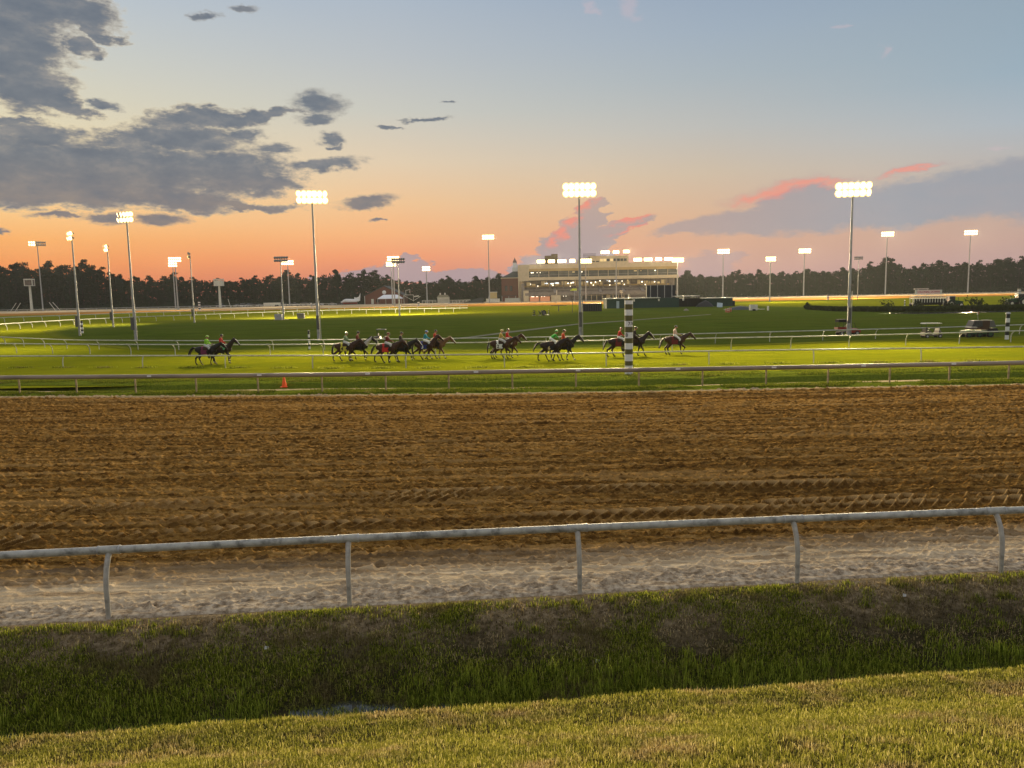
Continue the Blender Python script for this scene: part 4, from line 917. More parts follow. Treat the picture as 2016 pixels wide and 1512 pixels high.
for px in (1248, 1297, 1345): MB().box((SX(px) - SX(1262), -0.2, 2.2), (0.42, 0.25, 0.62)).build('wall_lamp', M_offw, sh)
sb = thing('video_screen', 'dark back of a big screen with pale uprights standing behind the green shed', 'screen', (SX(1313), 232, 0))
MB().span(-4.0, 4.6, 0, 1.2, 2.6, 6.4).build('panel', mat('blue_black_panel', (0.012, 0.016, 0.026), 0.6, var=0.3), sb)
for k in (-2.9, -0.8, 1.3, 3.5): MB().span(k - 0.09, k + 0.09, -0.2, 0.0, 0, 6.5).build('upright', M_steel, sb)
MB().span(-3.9, 4.5, 0.2, 1.0, 0, 2.6).build('base', M_shed, sb)
s2 = thing('open_shed', 'dark open-fronted shed with a pale roof edge right of the big screen', 'shed', (SX(1366), 226, 0))
MB().span(-3.2, 3.4, 1, 4.5, 0, 2.5).build('wall', M_black, s2)
MB().span(-4.4, 2.4, -1.2, 4.8, 3.0, 3.2).build('roof', mat('grey_metal_roof', (0.42, 0.42, 0.38), 0.5), s2)
for x in (-3.6, -1.0, 2.0): MB().span(x - 0.07, x + 0.07, -1.05, -0.9, 0, 3.0).build('post', M_dark, s2)
MB().box((-3.6, -0.9, 2.65), (1.7, 0.1, 0.5)).build('sign_board', mat('cream_sign_board', (0.62, 0.55, 0.34), 0.6), s2)  # board in one even cream tone, no glow
s3 = thing('flat_shed', 'low dark shed with a ribbed pale roof edge at the right end of the sheds', 'shed', (SX(1418), 224, 0))
MB().span(-4.2, 4.2, 0, 4, 0, 2.3).build('wall', M_shed, s3)
b = MB(); b.span(-4.6, 4.4, -0.6, 4.4, 2.3, 2.5)
for k in range(14): b.span(-1.6 + k * 0.4, -1.45 + k * 0.4, -0.66, -0.5, 2.3, 2.62)
b.build('roof', MATS['pale_ribbed_metal'], s3); MB().span(4.3, 5.0, 0.5, 3, 0, 1.5).build('bin', M_dark, s3)
cr = thing('container', 'long dark container left of the green shed, seen behind the middle pole', 'container', gp(1165, 613))
MB().box((0, 0, 1.0), (4.9, 2.0, 1.9)).build('body', M_black, cr)
b = MB()
for k in range(11): b.box((-2.2 + k * 0.44, -1.02, 1.0), (0.06, 0.06, 1.7))
b.box((0, 0, 1.97), (5.0, 2.1, 0.08)); b.build('ribs', M_housing, cr)
bd = thing('tilted_board', 'pale blue board leaning against the right end shed', 'board', gp(1417, 605))
MB().box((0, 0, 0.62), (1.5, 0.08, 1.25), rx=-0.25, ry=0.12).build('panel', mat('pale_blue_board', (0.45, 0.54, 0.62), 0.6), bd); MB().tube([(0, 0, 1.0), (0, 0.7, 0)], 0.04, 6).build('prop', M_steel, bd)
bd = thing('generator', 'small white generator box among dark clutter right of the sheds', 'generator', gp(1483, 612))
MB().box((0, 0, 0.75), (1.6, 1.0, 1.2)).build('body', M_offw, bd); MB().box((0, -0.52, 0.2), (0.7, 0.06, 0.4)).build('vent', M_black, bd); MB().box((1.6, 0, 0.35), (1.8, 0.9, 0.1)).build('tow_frame', M_steel, bd); MB().box((3.3, 0, 0.5), (0.35, 0.3, 1.0)).build('jack', M_offw, bd)
for px, py, s, lab in ((1430, 615, 1.0, 'left orange barrel in a group by the dark clutter'), (1434, 615.5, 0.9, 'middle orange barrel in a group by the dark clutter'), (1438, 614, 1.2, 'right and tallest orange barrel by the dark clutter')):
    t = thing('orange_barrel', lab, 'barrel', gp(px, py), 0, 'orange barrels'); MB().tube([(0, 0, 0), (0, 0, 0.4 * s), (0, 0, 0.8 * s)], [0.3, 0.26, 0.22], 10).build('body', mat('dull_orange', (0.38, 0.12, 0.05), 0.6), t); MB().tube([(0, 0, 0.5 * s), (0, 0, 0.6 * s)], 0.262, 10).build('stripe', M_offw, t)
def mound(name, lab, px, py, r, h, m):
    p = gp(px, py); b = MB(); n = 14; vs = [(0, 0, h)]
    for j in (0.35, 0.7, 1.0):
        for i in range(n): a = 6.283 * i / n; q = j * r * (0.85 + 0.3 * random.random()); vs.append((q * math.cos(a), q * 0.7 * math.sin(a), h * (1 - j) ** 0.8 + (0.0 if j == 1 else 0.08 * h * random.random())))
    fs = [(0, 1 + i, 1 + (i + 1) % n) for i in range(n)]
    for j in range(2): fs += [(1 + j * n + i, 1 + (j + 1) * n + i, 1 + (j + 1) * n + (i + 1) % n, 1 + j * n + (i + 1) % n) for i in range(n)]
    b.add(vs, fs, 0, True); return tag(b.build(name, m, None, p), lab, name.split('_')[-1])
mound('gravel_mound', 'small pale heap of gravel in front of the dark open shed', 1351, 611.5, 0.65, 0.5, M_conc)
mound('scrap_mound', 'long dark heap beside the orange barrels', 1458, 609.5, 4.2, 0.9, M_roofdark)
mound('brush_mound', 'dark heap of brush against the open shed', 1388, 604, 2.6, 1.9, M_black)
t = thing('crane_sign', 'pinkish bent mast with twin arms in front of the right end of the stand', 'mast', gp(1284, 600)); k = t.location.y
zc = at(1284, 570, k).z
b = MB(); b.tube([(0.3, 0, 0), (0.35, 0, zc - 0.6), (0.1, 0, zc + 0.2), (-0.4, 0, zc + 0.1)], 0.16, 8); b.tube([(0.2, 0, zc), (-1.0, 0, zc + 0.15)], 0.2, 8); b.tube([(0.1, 0, zc - 0.5), (-0.9, 0, zc - 0.35)], 0.2, 8)
b.build('mast', mat('pink_paint', (0.55, 0.24, 0.19), 0.6), t)
for px, py0, lab in ((1222.5, 573, 'cream twin-board sign on a slanting post before the grandstand'),):
    t = thing('board_sign', lab, 'sign', base_at(1224, 330)); z = Z_(px, py0, 330)
    MB().tube([(0.3, 0, 0), (-0.1, 0, z)], 0.12, 6).build('post', M_cream, t)
    MB().box((-0.2, 0, z + 0.1), (1.4, 0.15, 0.4)).box((-0.1, 0, z - 0.55), (1.2, 0.15, 0.5)).build('board', M_cream, t)
t = thing('figure_post', 'short white post rising above the long green shed', 'post', base_at(1237.5, 300)); MB().tube([(0, 0, 0), (0, 0, Z_(1237, 580, 300))], [0.32, 0.2], 8).ball((0, 0, Z_(1237, 580, 300)), 0.28, 8, 5).build('shaft', M_offw, t)
t = thing('hi_vis_sign', 'bright yellow-green board in front of the seating behind the middle pole', 'sign', base_at(1131, 402)); z = Z_(1131, 570, 402)
MB().box((0, 0, z), (2.6, 0.3, 1.1)).box((-1.7, 0, z - 0.3), (0.9, 0.3, 0.5)).build('board', mat('yellow_green_board', (0.55, 0.62, 0.05), 0.5), t); MB().box((0, 0.1, z / 2), (0.25, 0.25, z)).build('post', M_steel, t)
t = thing('flag_mast', 'thin mast with a drooping white flag in front of the seating', 'flag', base_at(1095.5, 330)); z = Z_(1095, 571, 330)
MB().tube([(0, 0, 0), (0, 0, z + 0.3)], 0.08, 6).build('mast', M_steel, t); MB().box((0.15, 0, z - 1.1), (0.35, 0.12, 2.0), ry=0.1).build('flag', M_offw, t)
t = thing('thin_post', 'thin dark post on the bright far turf below the stand', 'post', gp(1127, 616)); z = at(1127, 590, t.location.y).z; MB().tube([(0, 0, 0), (0, 0, z)], 0.06, 6).box((0, 0, z), (0.3, 0.1, 0.2)).build('shaft', M_housing, t)
t = thing('cross_marker', 'dark T-shaped marker on the far turf right of the mirrored letters', 'marker', gp(1100, 613)); z = at(1100, 601.5, t.location.y).z; MB().tube([(0, 0, 0), (0, 0, z)], 0.10, 6).box((0, 0, z), (4.2, 0.14, 0.12)).build('frame', M_housing, t)
# freestanding letters seen from behind
Yl = 168.0
for ch, px, lab in (('L', 1079, 'dark letter L seen from behind, first of the mirrored word'), ('V', 1063.5, 'dark letter V seen from behind in the mirrored word'), ('E', 1051.5, 'dark letter E seen from behind, at the left of the mirrored word')):
    p = base_at(px, Yl); t = thing('letter_sign', lab, 'letter', p, math.pi, 'big letters of the mirrored word')
    me = text_mesh(ch, 1.30, M_black, 0.14, 0.03); o = link('letter', me, t, (0, 0, 0.62)); o.rotation_euler = (math.radians(90), 0, 0)
    MB().box((0, 0, 0.06), (0.8, 0.6, 0.12)).build('base', M_housing, t)
t = thing('letter_sign', 'round disc standing for the letter O in the mirrored word', 'letter', base_at(1071, Yl), 0, 'big letters of the mirrored word')
b = MB(); n = 20
for k in range(n): b.box((0.42 * math.cos(6.283 * k / n), 0, 0.6 + 0.5 * math.sin(6.283 * k / n)), (0.18, 0.3, 0.18), ry=-6.283 * k / n)
b.build('ring', M_black, t); MB().tube([(0, 0.08, 0.6), (0, -0.08, 0.6)], 0.44, 16).build('disc', mat('grey_disc', (0.14, 0.13, 0.12), 0.7), t)
# cabinets in the infield
box_thing('electric_cabinet', 'pale grey electric cabinet at the foot of the pole seen from behind', 'cabinet', 549, 172, (1.55, 1.0, 1.35), mat('pale_cabinet', (0.34, 0.35, 0.36), 0.6, var=0.2), lambda t: (MB().box((0.2, -0.51, 0.7), (0.9, 0.04, 1.1)).build('door', M_steel, t), MB().box((0.5, 0, 0.03), (3.0, 1.6, 0.12)).build('slab', M_conc, t)))
box_thing('electric_cabinet', 'dark grey electric cabinet right of the pole seen from behind', 'cabinet', 593, 180, (1.55, 1.0, 1.2), mat('dark_cabinet', (0.07, 0.075, 0.08), 0.6, var=0.2), lambda t: (MB().box((0, -0.51, 0.6), (1.3, 0.04, 1.0)).build('door', M_housing, t), MB().box((0, 0, 1.25), (1.7, 1.1, 0.08)).build('lid', M_steel, t)))

# ------------------------------------------------------------------ the wood round the far side
def leaf_mat(name, c):
    m = bpy.data.materials.new(name); m.use_nodes = True; g = NG(m.node_tree); b = g.n['Principled BSDF']
    geo = g.new('ShaderNodeNewGeometry'); oi = g.new('ShaderNodeObjectInfo')
    k = g.ramp(geo.outputs['Random Per Island'], [(0, tuple(q * 0.55 for q in c)), (0.6, c), (1, tuple(q * 1.5 for q in c))])
    k = g.mix(g.remap(oi.outputs['Random'], 0, 1, 0, 0.6), k, (c[0] * 1.35, c[1] * 1.1, c[2] * 0.9, 1))
    g.put(b.inputs['Base Color'], k); b.inputs['Roughness'].default_value = 0.8; b.inputs['Specular IOR Level'].default_value = 0.1
    return m
M_leaf1 = leaf_mat('pine_foliage', (0.024, 0.034, 0.019)); M_leaf2 = leaf_mat('broadleaf_foliage', (0.024, 0.038, 0.019)); M_bark = mat('dark_bark', (0.05, 0.04, 0.032), 0.9, var=0.4, scale=2)
def leaf_cloud(centres, radii, counts, size, r_):
    P = []; 
    for c, rad, n in zip(centres, radii, counts):
        d = r_.normal(size=(n, 3)); d /= np.linalg.norm(d, axis=1)[:, None]
        P.append(np.array(c) + d * (r_.random((n, 1)) ** 0.45) * np.array(rad))
    P = np.concatenate(P); n = len(P)
    a = r_.normal(size=(n, 3)); a /= np.linalg.norm(a, axis=1)[:, None]
    b = np.cross(a, r_.normal(size=(n, 3))); b /= np.linalg.norm(b, axis=1)[:, None]
    s = size * (0.5 + r_.random((n, 1)))
    V = np.stack([P - a * s - b * s * 0.35, P + a * s * 0.2 - b * s * 0.55, P + a * s, P - a * s * 0.1 + b * s * 0.6], 1).reshape(-1, 3)
    return V, np.arange(4 * n).reshape(n, 4)
def tree_kind(kind, seed):                    # unit: a tree 20 m tall
    r_ = np.random.default_rng(seed); b = MB(); C = []; R = []; N = []
    H = 20.0; bend = r_.normal(size=2) * 0.4
    top = H * 0.94
    b.tube([(0, 0, -0.3), (bend[0] * 0.4, bend[1] * 0.4, H * 0.4), (bend[0], bend[1], H * 0.7), (bend[0] * 1.2, bend[1] * 1.2, top)], [0.32, 0.24, 0.15, 0.05], 7)
    if kind == 'pine':
        k = 13
        for i in range(k):
            z = H * (0.42 + 0.56 * i / (k - 1)); w = (3.2 - 2.2 * abs(i / (k - 1) - 0.42)) * r_.uniform(0.5, 1.1); an = r_.random() * 6.28
            c = (bend[0] + w * math.cos(an), bend[1] + w * math.sin(an), z + r_.uniform(-0.4, 0.6))
            b.tube([(bend[0] * 0.9, bend[1] * 0.9, z - 1.1), c], [0.10, 0.03], 5)
            C.append(c); R.append((r_.uniform(1.2, 2.1), r_.uniform(1.2, 2.1), r_.uniform(0.6, 1.1))); N.append(110)
        C.append((bend[0], bend[1], H * 0.93)); R.append((1.3, 1.3, 1.1)); N.append(110)
        low = 9
    else:
        k = 15
        for i in range(k):
            z = H * r_.uniform(0.40, 0.93); w = 3.6 * math.sqrt(max(0.05, 1 - ((z / H - 0.58) / 0.42) ** 2)) * r_.uniform(0.4, 1.0); an = r_.random() * 6.28
            c = (bend[0] + w * math.cos(an), bend[1] + w * math.sin(an), z)
            b.tube([(bend[0] * 0.7, bend[1] * 0.7, z - 2.2), c], [0.12, 0.03], 5)
            q = r_.uniform(1.3, 2.2); C.append(c); R.append((q, q, q * 0.8)); N.append(125)
        C.append((bend[0], bend[1], H * 0.92)); R.append((1.6, 1.6, 1.4)); N.append(125)
        low = 12
    for i in range(low):                      # low limbs and saplings that close the wood's edge
        an = r_.random() * 6.28; w = r_.uniform(1.0, 3.4)
        C.append((w * math.cos(an), w * math.sin(an), H * r_.uniform(0.04, 0.46))); R.append((r_.uniform(1.3, 2.4), r_.uniform(1.3, 2.4), r_.uniform(1.2, 2.2))); N.append(85)
    tm = b.mesh('trunk', M_bark); V, Q = leaf_cloud(C, R, N, 0.36, r_)
    return tm, big_mesh('crown', V, Q, M_leaf1 if kind == 'pine' else M_leaf2, smooth=False)
KINDS = [tree_kind('pine', 100 + i) for i in range(6)] + [tree_kind('broad', 200 + i) for i in range(5)]
TOPS = [(-60, 526), (0, 526), (9, 523), (22, 530), (40, 519), (55, 521), (70, 534), (86, 528), (100, 517), (118, 526), (128, 533), (140, 526), (158, 531), (172, 515), (185, 523), (205, 529), (225, 537), (240, 541), (270, 545), (300, 545), (330, 546), (345, 539), (360, 546), (385, 548), (430, 550), (480, 549),
        (505, 545), (533, 542), (550, 547), (565, 534), (590, 539), (620, 542), (640, 544), (662, 532), (680, 547), (693, 540), (718, 532), (735, 535), (745, 539), (765, 543), (785, 552), (800, 553), (830, 554), (870, 549), (885, 545), (905, 552), (940, 545), (960, 546), (985, 541), (1000, 545), (1020, 546),
        (1330, 541), (1345, 541), (1352, 532), (1362, 542), (1380, 540), (1400, 543), (1440, 537), (1455, 533), (1475, 538), (1495, 532), (1520, 538), (1540, 534), (1565, 536), (1590, 529), (1620, 533), (1660, 528), (1680, 530), (1710, 518), (1730, 521), (1748, 505), (1765, 519), (1800, 525), (1815, 517), (1845, 512), (1860, 519), (1885, 521), (1900, 516), (1925, 515), (1960, 510), (1985, 506), (2010, 507), (2080, 505)]
TX = [t[0] for t in TOPS]; TY = [t[1] for t in TOPS]
def plant(px, Y, h, i, label, group):
    p = base_at(px, Y); tm, cm = KINDS[i]
    t = thing('pine_tree' if i < 6 else 'broadleaf_tree', label, 'tree', (p.x, Y, 0), random.random() * 6.28, group)
    s = h / 20.0; w = random.uniform(0.8, 1.15) * max(s, 0.62)
    t.scale = (w, w, s); link('trunk', tm, t); link('crown', cm, t)
    return t
def zone(px):
    if px < 240: return 'left of the half-lit pole', 'trees of the tall wood at the left end'
    if px < 660: return 'behind the row of parked cars', 'trees behind the parked cars'
    if px < 1025: return 'between the brick barn and the grandstand', 'trees between the barn and the stand'
    if px < 1660: return 'between the grandstand and red vehicle', 'trees right of the stand'
    return 'right of the red vehicle', 'trees of the wood at the right end'
random.seed(5)
px = -40.0; n_t = 0
def add_tree(px, Y, top, kind):
    z, gname = zone(px); k = 'pine' if kind < 6 else 'full-crowned broadleaf'
    h = at(px, top, Y).z
    return plant(px, Y, max(h, 4.5), kind, 'dark %s in the wood %s' % (k, z), gname + (', pines' if kind < 6 else ', broadleaves'))
# trees that make the skyline, one at each peak of it
for (tx, ty) in TOPS:
    if -50 < tx < 2070 and not (1025 < tx < 1325):
        add_tree(tx, 470 + random.uniform(-8, 25), ty - 0.6, random.choice([0, 1, 2, 3, 4, 5]) if tx < 1000 else random.choice([2, 4, 6, 7, 8, 9, 10]))
# front edge of the wood, lower and closer set
px = -45.0
while px < 2075:
    if not (1022 < px < 1322):
        Y = 455 + random.uniform(-4, 8); top = np.interp(px, TX, TY); hz = horizon(px)
        y = top + (hz + 12 - top) * random.uniform(0.05, 0.30)
        if not (700 < px < 830 and Y < 470): add_tree(px, Y, y, random.choice([1, 3, 6, 7, 8, 9, 10, 5]))
        else: add_tree(px, 478, y, random.choice([1, 3, 6, 7, 8]))
    px += random.uniform(11, 17)
# the depth of the wood behind them reads as one mass
r_ = np.random.default_rng(77); C = []; R = []; N = []
for px in np.arange(-80, 2100, 5.0):
    if 1045 < px < 1310: continue
    for Y in (474, 490, 508):
        top = at(px, np.interp(px, TX, TY), Y).z; hh = top * r_.uniform(0.84, 0.985); p = base_at(px, Y)
        for k in range(5):
            C.append((p.x + r_.uniform(-2, 2), Y + r_.uniform(-4, 4), hh * (k + 0.5) / 5.2)); R.append((1.9, 2.2, hh / 9)); N.append(24)
V, Q = leaf_cloud(C, R, N, 0.6, r_)
tag(link('woodland', big_mesh('woodland', V, Q, M_leaf1, smooth=False)), 'dark closed mass of the wood behind its front trees', 'wood', kind='stuff')
# undergrowth along its foot
C = []; R = []; N = []
for px in np.arange(-80, 2100, 4.0):
    if 1030 < px < 1320: continue
    Y = 449 if not (690 < px < 830) else 476; p = base_at(px, Y); C.append((p.x, Y + r_.uniform(-2, 2), 1.2)); R.append((2.0, 1.5, r_.uniform(1.2, 2.6))); N.append(34)
V, Q = leaf_cloud(C, R, N, 0.45, r_)
tag(link('undergrowth', big_mesh('undergrowth', V, Q, M_leaf2, smooth=False)), 'dark scrub along the foot of the far wood', 'undergrowth', kind='stuff')

# reeds and bushes round the infield pond on the right
M_reed = leaf_mat('reed_foliage', (0.032, 0.046, 0.014))
def reeds(n, lo, hi, h, seed):
    r_ = np.random.default_rng(seed); V = []
    for i in range(n):
        px = r_.uniform(lo[0][0], lo[-1][0]); t = r_.random()
        y = np.interp(px, [p[0] for p in lo], [p[1] for p in lo]) * (1 - t) + np.interp(px, [p[0] for p in hi], [p[1] for p in hi]) * t
        p = gp(px, y); a = r_.random() * 3.14; w = 0.10; hh = h * r_.uniform(0.4, 1.1); lx, ly = r_.normal(size=2) * 0.35
        V += [(p.x - w * math.cos(a), p.y - w * math.sin(a), 0), (p.x + w * math.cos(a), p.y + w * math.sin(a), 0), (p.x + lx + 0.1, p.y + ly, hh), (p.x + lx - 0.1, p.y + ly, hh * 0.94)]
    return np.array(V), np.arange(4 * n).reshape(n, 4)
V, Q = reeds(16000, [(1586, 609.5), (1640, 613), (1760, 614.5), (1900, 613), (2040, 610)], [(1586, 608), (1640, 610.5), (1760, 611), (1900, 609.5), (2040, 606)], 0.85, 31)
tag(link('reed_bed', big_mesh('reed_bed', V, Q, M_reed, smooth=False)), 'dark strip of reeds along the infield pond', 'reeds', kind='stuff')
mb = MB(); P = [gp(*p) for p in ((1730, 617.5), (1780, 615.2), (1880, 613.8), (1990, 611.5), (2050, 610), (2050, 613), (1990, 614.5), (1900, 617), (1810, 618.5))]
mb.add([(p.x, p.y, 0.05) for p in P], [tuple(range(len(P)))]); tag(mb.build('pond_water', M_water), kind='structure')
for px, py, s, lab in ((1747, 609, 1.25, 'round bush standing above the reeds left of the starting gate'), (1807, 609, 1.0, 'low bush in the reeds under the starting gate'), (1870, 608, 0.9, 'small bush in the reeds under the dark green tractor'), (1918, 606, 1.3, 'bush in the reeds right of the green tractor'), (1933, 606, 1.0, 'narrow bush in the reeds between two others'), (1976, 605, 1.3, 'round bush in the reeds near the right edge'), (1592, 607, 0.9, 'bush at the left tip of the reed strip')):
    p = gp(px, py); t = thing('bush', lab, 'bush', p, 0, 'bushes among the pond reeds'); C = [(r_.normal() * 0.4 * s, r_.normal() * 0.4 * s, 0.8 * s + r_.normal() * 0.3 * s) for _ in range(6)]
    V, Q = leaf_cloud(C, [(0.7 * s,) * 3] * 6, [40] * 6, 0.16, r_)
    link('foliage', big_mesh('foliage', V, Q, M_reed, smooth=False), t)
    MB().tube([(0, 0, 0), (0.1, 0, 0.9 * s)], [0.08, 0.04], 5).build('stem', M_bark, t)

# ------------------------------------------------------------------ horses and riders
def capsule(b, p, q, r0, r1, mi=0, n=10, sx=1.0):
    p, q = Vector(p), Vector(q); d = q - p; L = d.length
    if L < 1e-4: b.ball(p, (r0 * sx, r0, r0), n, 6, mi); return
    t = d / L; pts = []; rs = []
    for k in range(4): a = math.pi / 2 * (k / 3.0); pts.append(p - t * r0 * math.cos(a)); rs.append(max(r0 * math.sin(a), 0.002))
    for k in range(4): a = math.pi / 2 * (k / 3.0); pts.append(q + t * r1 * math.sin(a)); rs.append(max(r1 * math.cos(a), 0.002))
    b.tube(pts, rs, n, mi)
def fuse(name, bones, voxel, smooth_n, slots, override=None):
    """one continuous skin grown over tapered bones; each face takes the material slot of its nearest bone"""
    b = MB()
    for (p, q, r0, r1, mi) in bones: capsule(b, p, q, r0, r1, mi)
    me = b.mesh(name, [slots[0]]); o = bpy.data.objects.new(name, me); COL.objects.link(o)
    md = o.modifiers.new('remesh', 'REMESH'); md.mode = 'VOXEL'; md.voxel_size = voxel; md.use_smooth_shade = True
    ms = o.modifiers.new('smooth', 'SMOOTH'); ms.factor = 0.5; ms.iterations = smooth_n
    dg = bpy.context.evaluated_depsgraph_get(); dg.update()
    out = bpy.data.meshes.new_from_object(o.evaluated_get(dg)); bpy.data.objects.remove(o); bpy.data.meshes.remove(me)
    out.name = name; out.materials.clear()
    for s in slots: out.materials.append(s)
    n = len(out.polygons); C = np.zeros(n * 3, np.float32); out.polygons.foreach_get('center', C); C = C.reshape(n, 3)
    best = np.full(n, 1e9); mi = np.zeros(n, np.int32)
    for (p, q, r0, r1, m_) in bones:
        p, q = np.array(p), np.array(q); d = q - p; L2 = d @ d + 1e-9
        t = np.clip(((C - p) @ d) / L2, 0, 1); dist = np.linalg.norm(C - (p + t[:, None] * d), axis=1) - (r0 + (r1 - r0) * t)
        k = dist < best; best[k] = dist[k]; mi[k] = m_
    if override is not None: mi = override(C, mi)
    out.polygons.foreach_set('material_index', mi); out.polygons.foreach_set('use_smooth', np.ones(n, bool))
    return out
def coat(name, c): return mat(name, c, 0.55, var=0.35, scale=2.0, spec=0.25)
C_darkbay = coat('dark_bay_coat', (0.017, 0.008, 0.006)); C_bay = coat('bay_coat', (0.040, 0.015, 0.008)); C_black = coat('black_coat', (0.009, 0.007, 0.006))
C_chest = coat('chestnut_coat', (0.075, 0.028, 0.011)); C_pal = coat('tan_coat', (0.14, 0.07, 0.03)); C_white = coat('white_coat', (0.5, 0.47, 0.43)); C_hoof = coat('hoof_horn', (0.03, 0.026, 0.022))
C_bl = coat('black_points', (0.012, 0.009, 0.008)); C_hair = coat('black_hair', (0.010, 0.008, 0.007)); C_flax = coat('flaxen_hair', (0.24, 0.15, 0.07))
# slots: 0 coat, 1 lower legs, 2 face blaze, 3 hoof, 4 neck, 5 socks
GAIT = [   # for each leg: forward shift of the hoof, lift
    {'hl': (-0.30, 0.0), 'hr': (0.26, 0.0), 'fl': (-0.22, 0.0), 'fr': (0.30, 0.0)},
    {'hl': (0.22, 0.0), 'hr': (-0.34, 0.03), 'fl': (0.34, 0.10), 'fr': (-0.16, 0.0)},
    {'hl': (-0.10, 0.0), 'hr': (0.10, 0.0), 'fl': (0.04, 0.0), 'fr': (0.26, 0.20)},
    {'hl': (-0.38, 0.02), 'hr': (0.34, 0.0), 'fl': (0.38, 0.02), 'fr': (-0.34, 0.0)},
]
HEADS = [(0.0, 0.0), (0.10, -0.16), (-0.06, 0.08)]
def horse_bones(gait, head):
    g_ = GAIT[gait]; hx, hz = HEADS[head]; B = []
    A = lambda p, q, r0, r1, m_=0: B.append((p, q, r0, r1, m_))
    A((0.42, 0, 1.16), (-0.36, 0, 1.20), 0.285, 0.275); A((0.50, 0, 1.18), (0.62, 0, 1.14), 0.27, 0.20); A((-0.40, 0.05, 1.24), (-0.66, 0.06, 1.22), 0.27, 0.22); A((-0.40, -0.05, 1.24), (-0.66, -0.06, 1.22), 0.27, 0.22)
    A((0.46, 0, 1.38), (0.20, 0, 1.40), 0.13, 0.10); A((-0.36, 0, 1.40), (-0.68, 0, 1.36), 0.12, 0.12); A((0.1, 0, 1.06), (-0.2, 0, 1.08), 0.26, 0.24)
    pl = (1.12 + hx, 0, 1.84 + hz)
    A((0.56, 0, 1.26), (0.84 + hx * 0.5, 0, 1.56 + hz * 0.5), 0.23, 0.165, 4); A((0.84 + hx * 0.5, 0, 1.56 + hz * 0.5), pl, 0.165, 0.105, 4); A((0.50, 0, 1.40), (0.80 + hx * 0.5, 0, 1.68 + hz * 0.5), 0.12, 0.09, 4)
    H = lambda x, y, z: (pl[0] + x, y, pl[2] + z)
    A(H(0.0, 0, 0.0), H(0.16, 0, -0.13), 0.105, 0.105); A(H(0.10, 0, -0.14), H(0.18, 0, -0.24), 0.105, 0.08); A(H(0.16, 0, -0.13), H(0.40, 0, -0.40), 0.095, 0.062); A(H(0.38, 0, -0.40), H(0.42, 0, -0.46), 0.064, 0.055)
    for s in (-1, 1):
        A(H(-0.02, s * 0.06, 0.08), H(0.0, s * 0.075, 0.20), 0.036, 0.010); A(H(0.17, s * 0.075, -0.09), H(0.19, s * 0.075, -0.11), 0.032, 0.028); A(H(0.41, s * 0.035, -0.40), H(0.42, s * 0.035, -0.42), 0.025, 0.022)
    for nm, s in (('hl', 1), ('hr', -1)):
        f, up_ = g_[nm]; y = s * 0.15; k = -0.66
        hip = (-0.52, s * 0.13, 1.14); st = (-0.40 + f * 0.22, y, 0.90 + up_ * 0.3); hock = (-0.72 + f * 0.72, y, 0.52 + up_ + abs(f) * 0.05); fet = (-0.66 + f * 1.0, y, 0.17 + up_); hf = (-0.58 + f * 1.02, y, 0.045 + up_)
        A(hip, st, 0.205, 0.15); A(st, hock, 0.135, 0.066); A(hock, fet, 0.062, 0.043, 1); A((hock[0] - 0.03, y, hock[2] + 0.02), hock, 0.05, 0.05); A(fet, hf, 0.046, 0.05, 5); A((hf[0], y, hf[2] + 0.01), (hf[0] + 0.03, y, hf[2]), 0.058, 0.058, 3)
    for nm, s in (('fl', 1), ('fr', -1)):
        f, up_ = g_[nm]; y = s * 0.145
        sh = (0.50, s * 0.14, 1.12); el = (0.42 + f * 0.10, y, 0.86); kn = (0.46 + f * 0.66 + up_ * 0.7, y, 0.50 + up_ * 0.45); fet = (0.44 + f * 0.98 - up_ * 0.25, y, 0.165 + up_ * 0.9); hf = (0.51 + f * 1.02 - up_ * 0.55, y, 0.045 + up_)
        A(sh, el, 0.165, 0.11); A(el, kn, 0.098, 0.060); A(kn, fet, 0.054, 0.040, 1); A(fet, hf, 0.044, 0.048, 5); A((hf[0], y, hf[2] + 0.01), (hf[0] + 0.03, y, hf[2]), 0.056, 0.056, 3)
    return B, pl
HM = {}
def horse_mesh(gait, head):
    if (gait, head) in HM: return HM[gait, head]
    B, pl = horse_bones(gait, head)
    def over(C, mi):                          # a blaze down the front of the face
        x, y, z = C[:, 0] - pl[0], C[:, 1], C[:, 2] - pl[2]
        front = (x * 0.73 + z * 0.69); along = x * 0.69 - z * 0.73
        k = (front > 0.045) & (np.abs(y) < 0.062) & (along > 0.02) & (along < 0.62)
        mi = mi.copy(); mi[k] = 2; return mi
    me = fuse('horse_body', B, 0.026, 3, [C_bay, C_bl, C_bay, C_hoof, C_bay, C_bl], over)
    HM[gait, head] = (me, pl); return HM[gait, head]
def tail_mesh(out):
    b = MB()
    for k in range(9):
        a = (k - 4) * 0.018; o = 0.03 * math.sin(k * 2.1)
        if out == 2: pts = [(-0.84, a, 1.36), (-1.04, a * 1.6, 1.38 + o), (-1.20, a * 2.2, 1.22 + o), (-1.32, a * 2.6, 0.98), (-1.42, a * 2.6, 0.72 + o)]
        elif out == 1: pts = [(-0.84, a, 1.36), (-1.0, a * 1.6, 1.30), (-1.14, a * 2.2, 1.05 + o), (-1.22, a * 2.6, 0.80), (-1.30, a * 2.6, 0.56 + o)]
        else: pts = [(-0.84, a, 1.36), (-0.96, a * 1.6, 1.26), (-1.04, a * 2.2, 0.95), (-1.05, a * 2.6, 0.68), (-1.04, a * 2.0, 0.45 + o)]
        b.tube(pts, [0.04, 0.055, 0.062, 0.045, 0.006], 6)
    return b
TAILS = {}
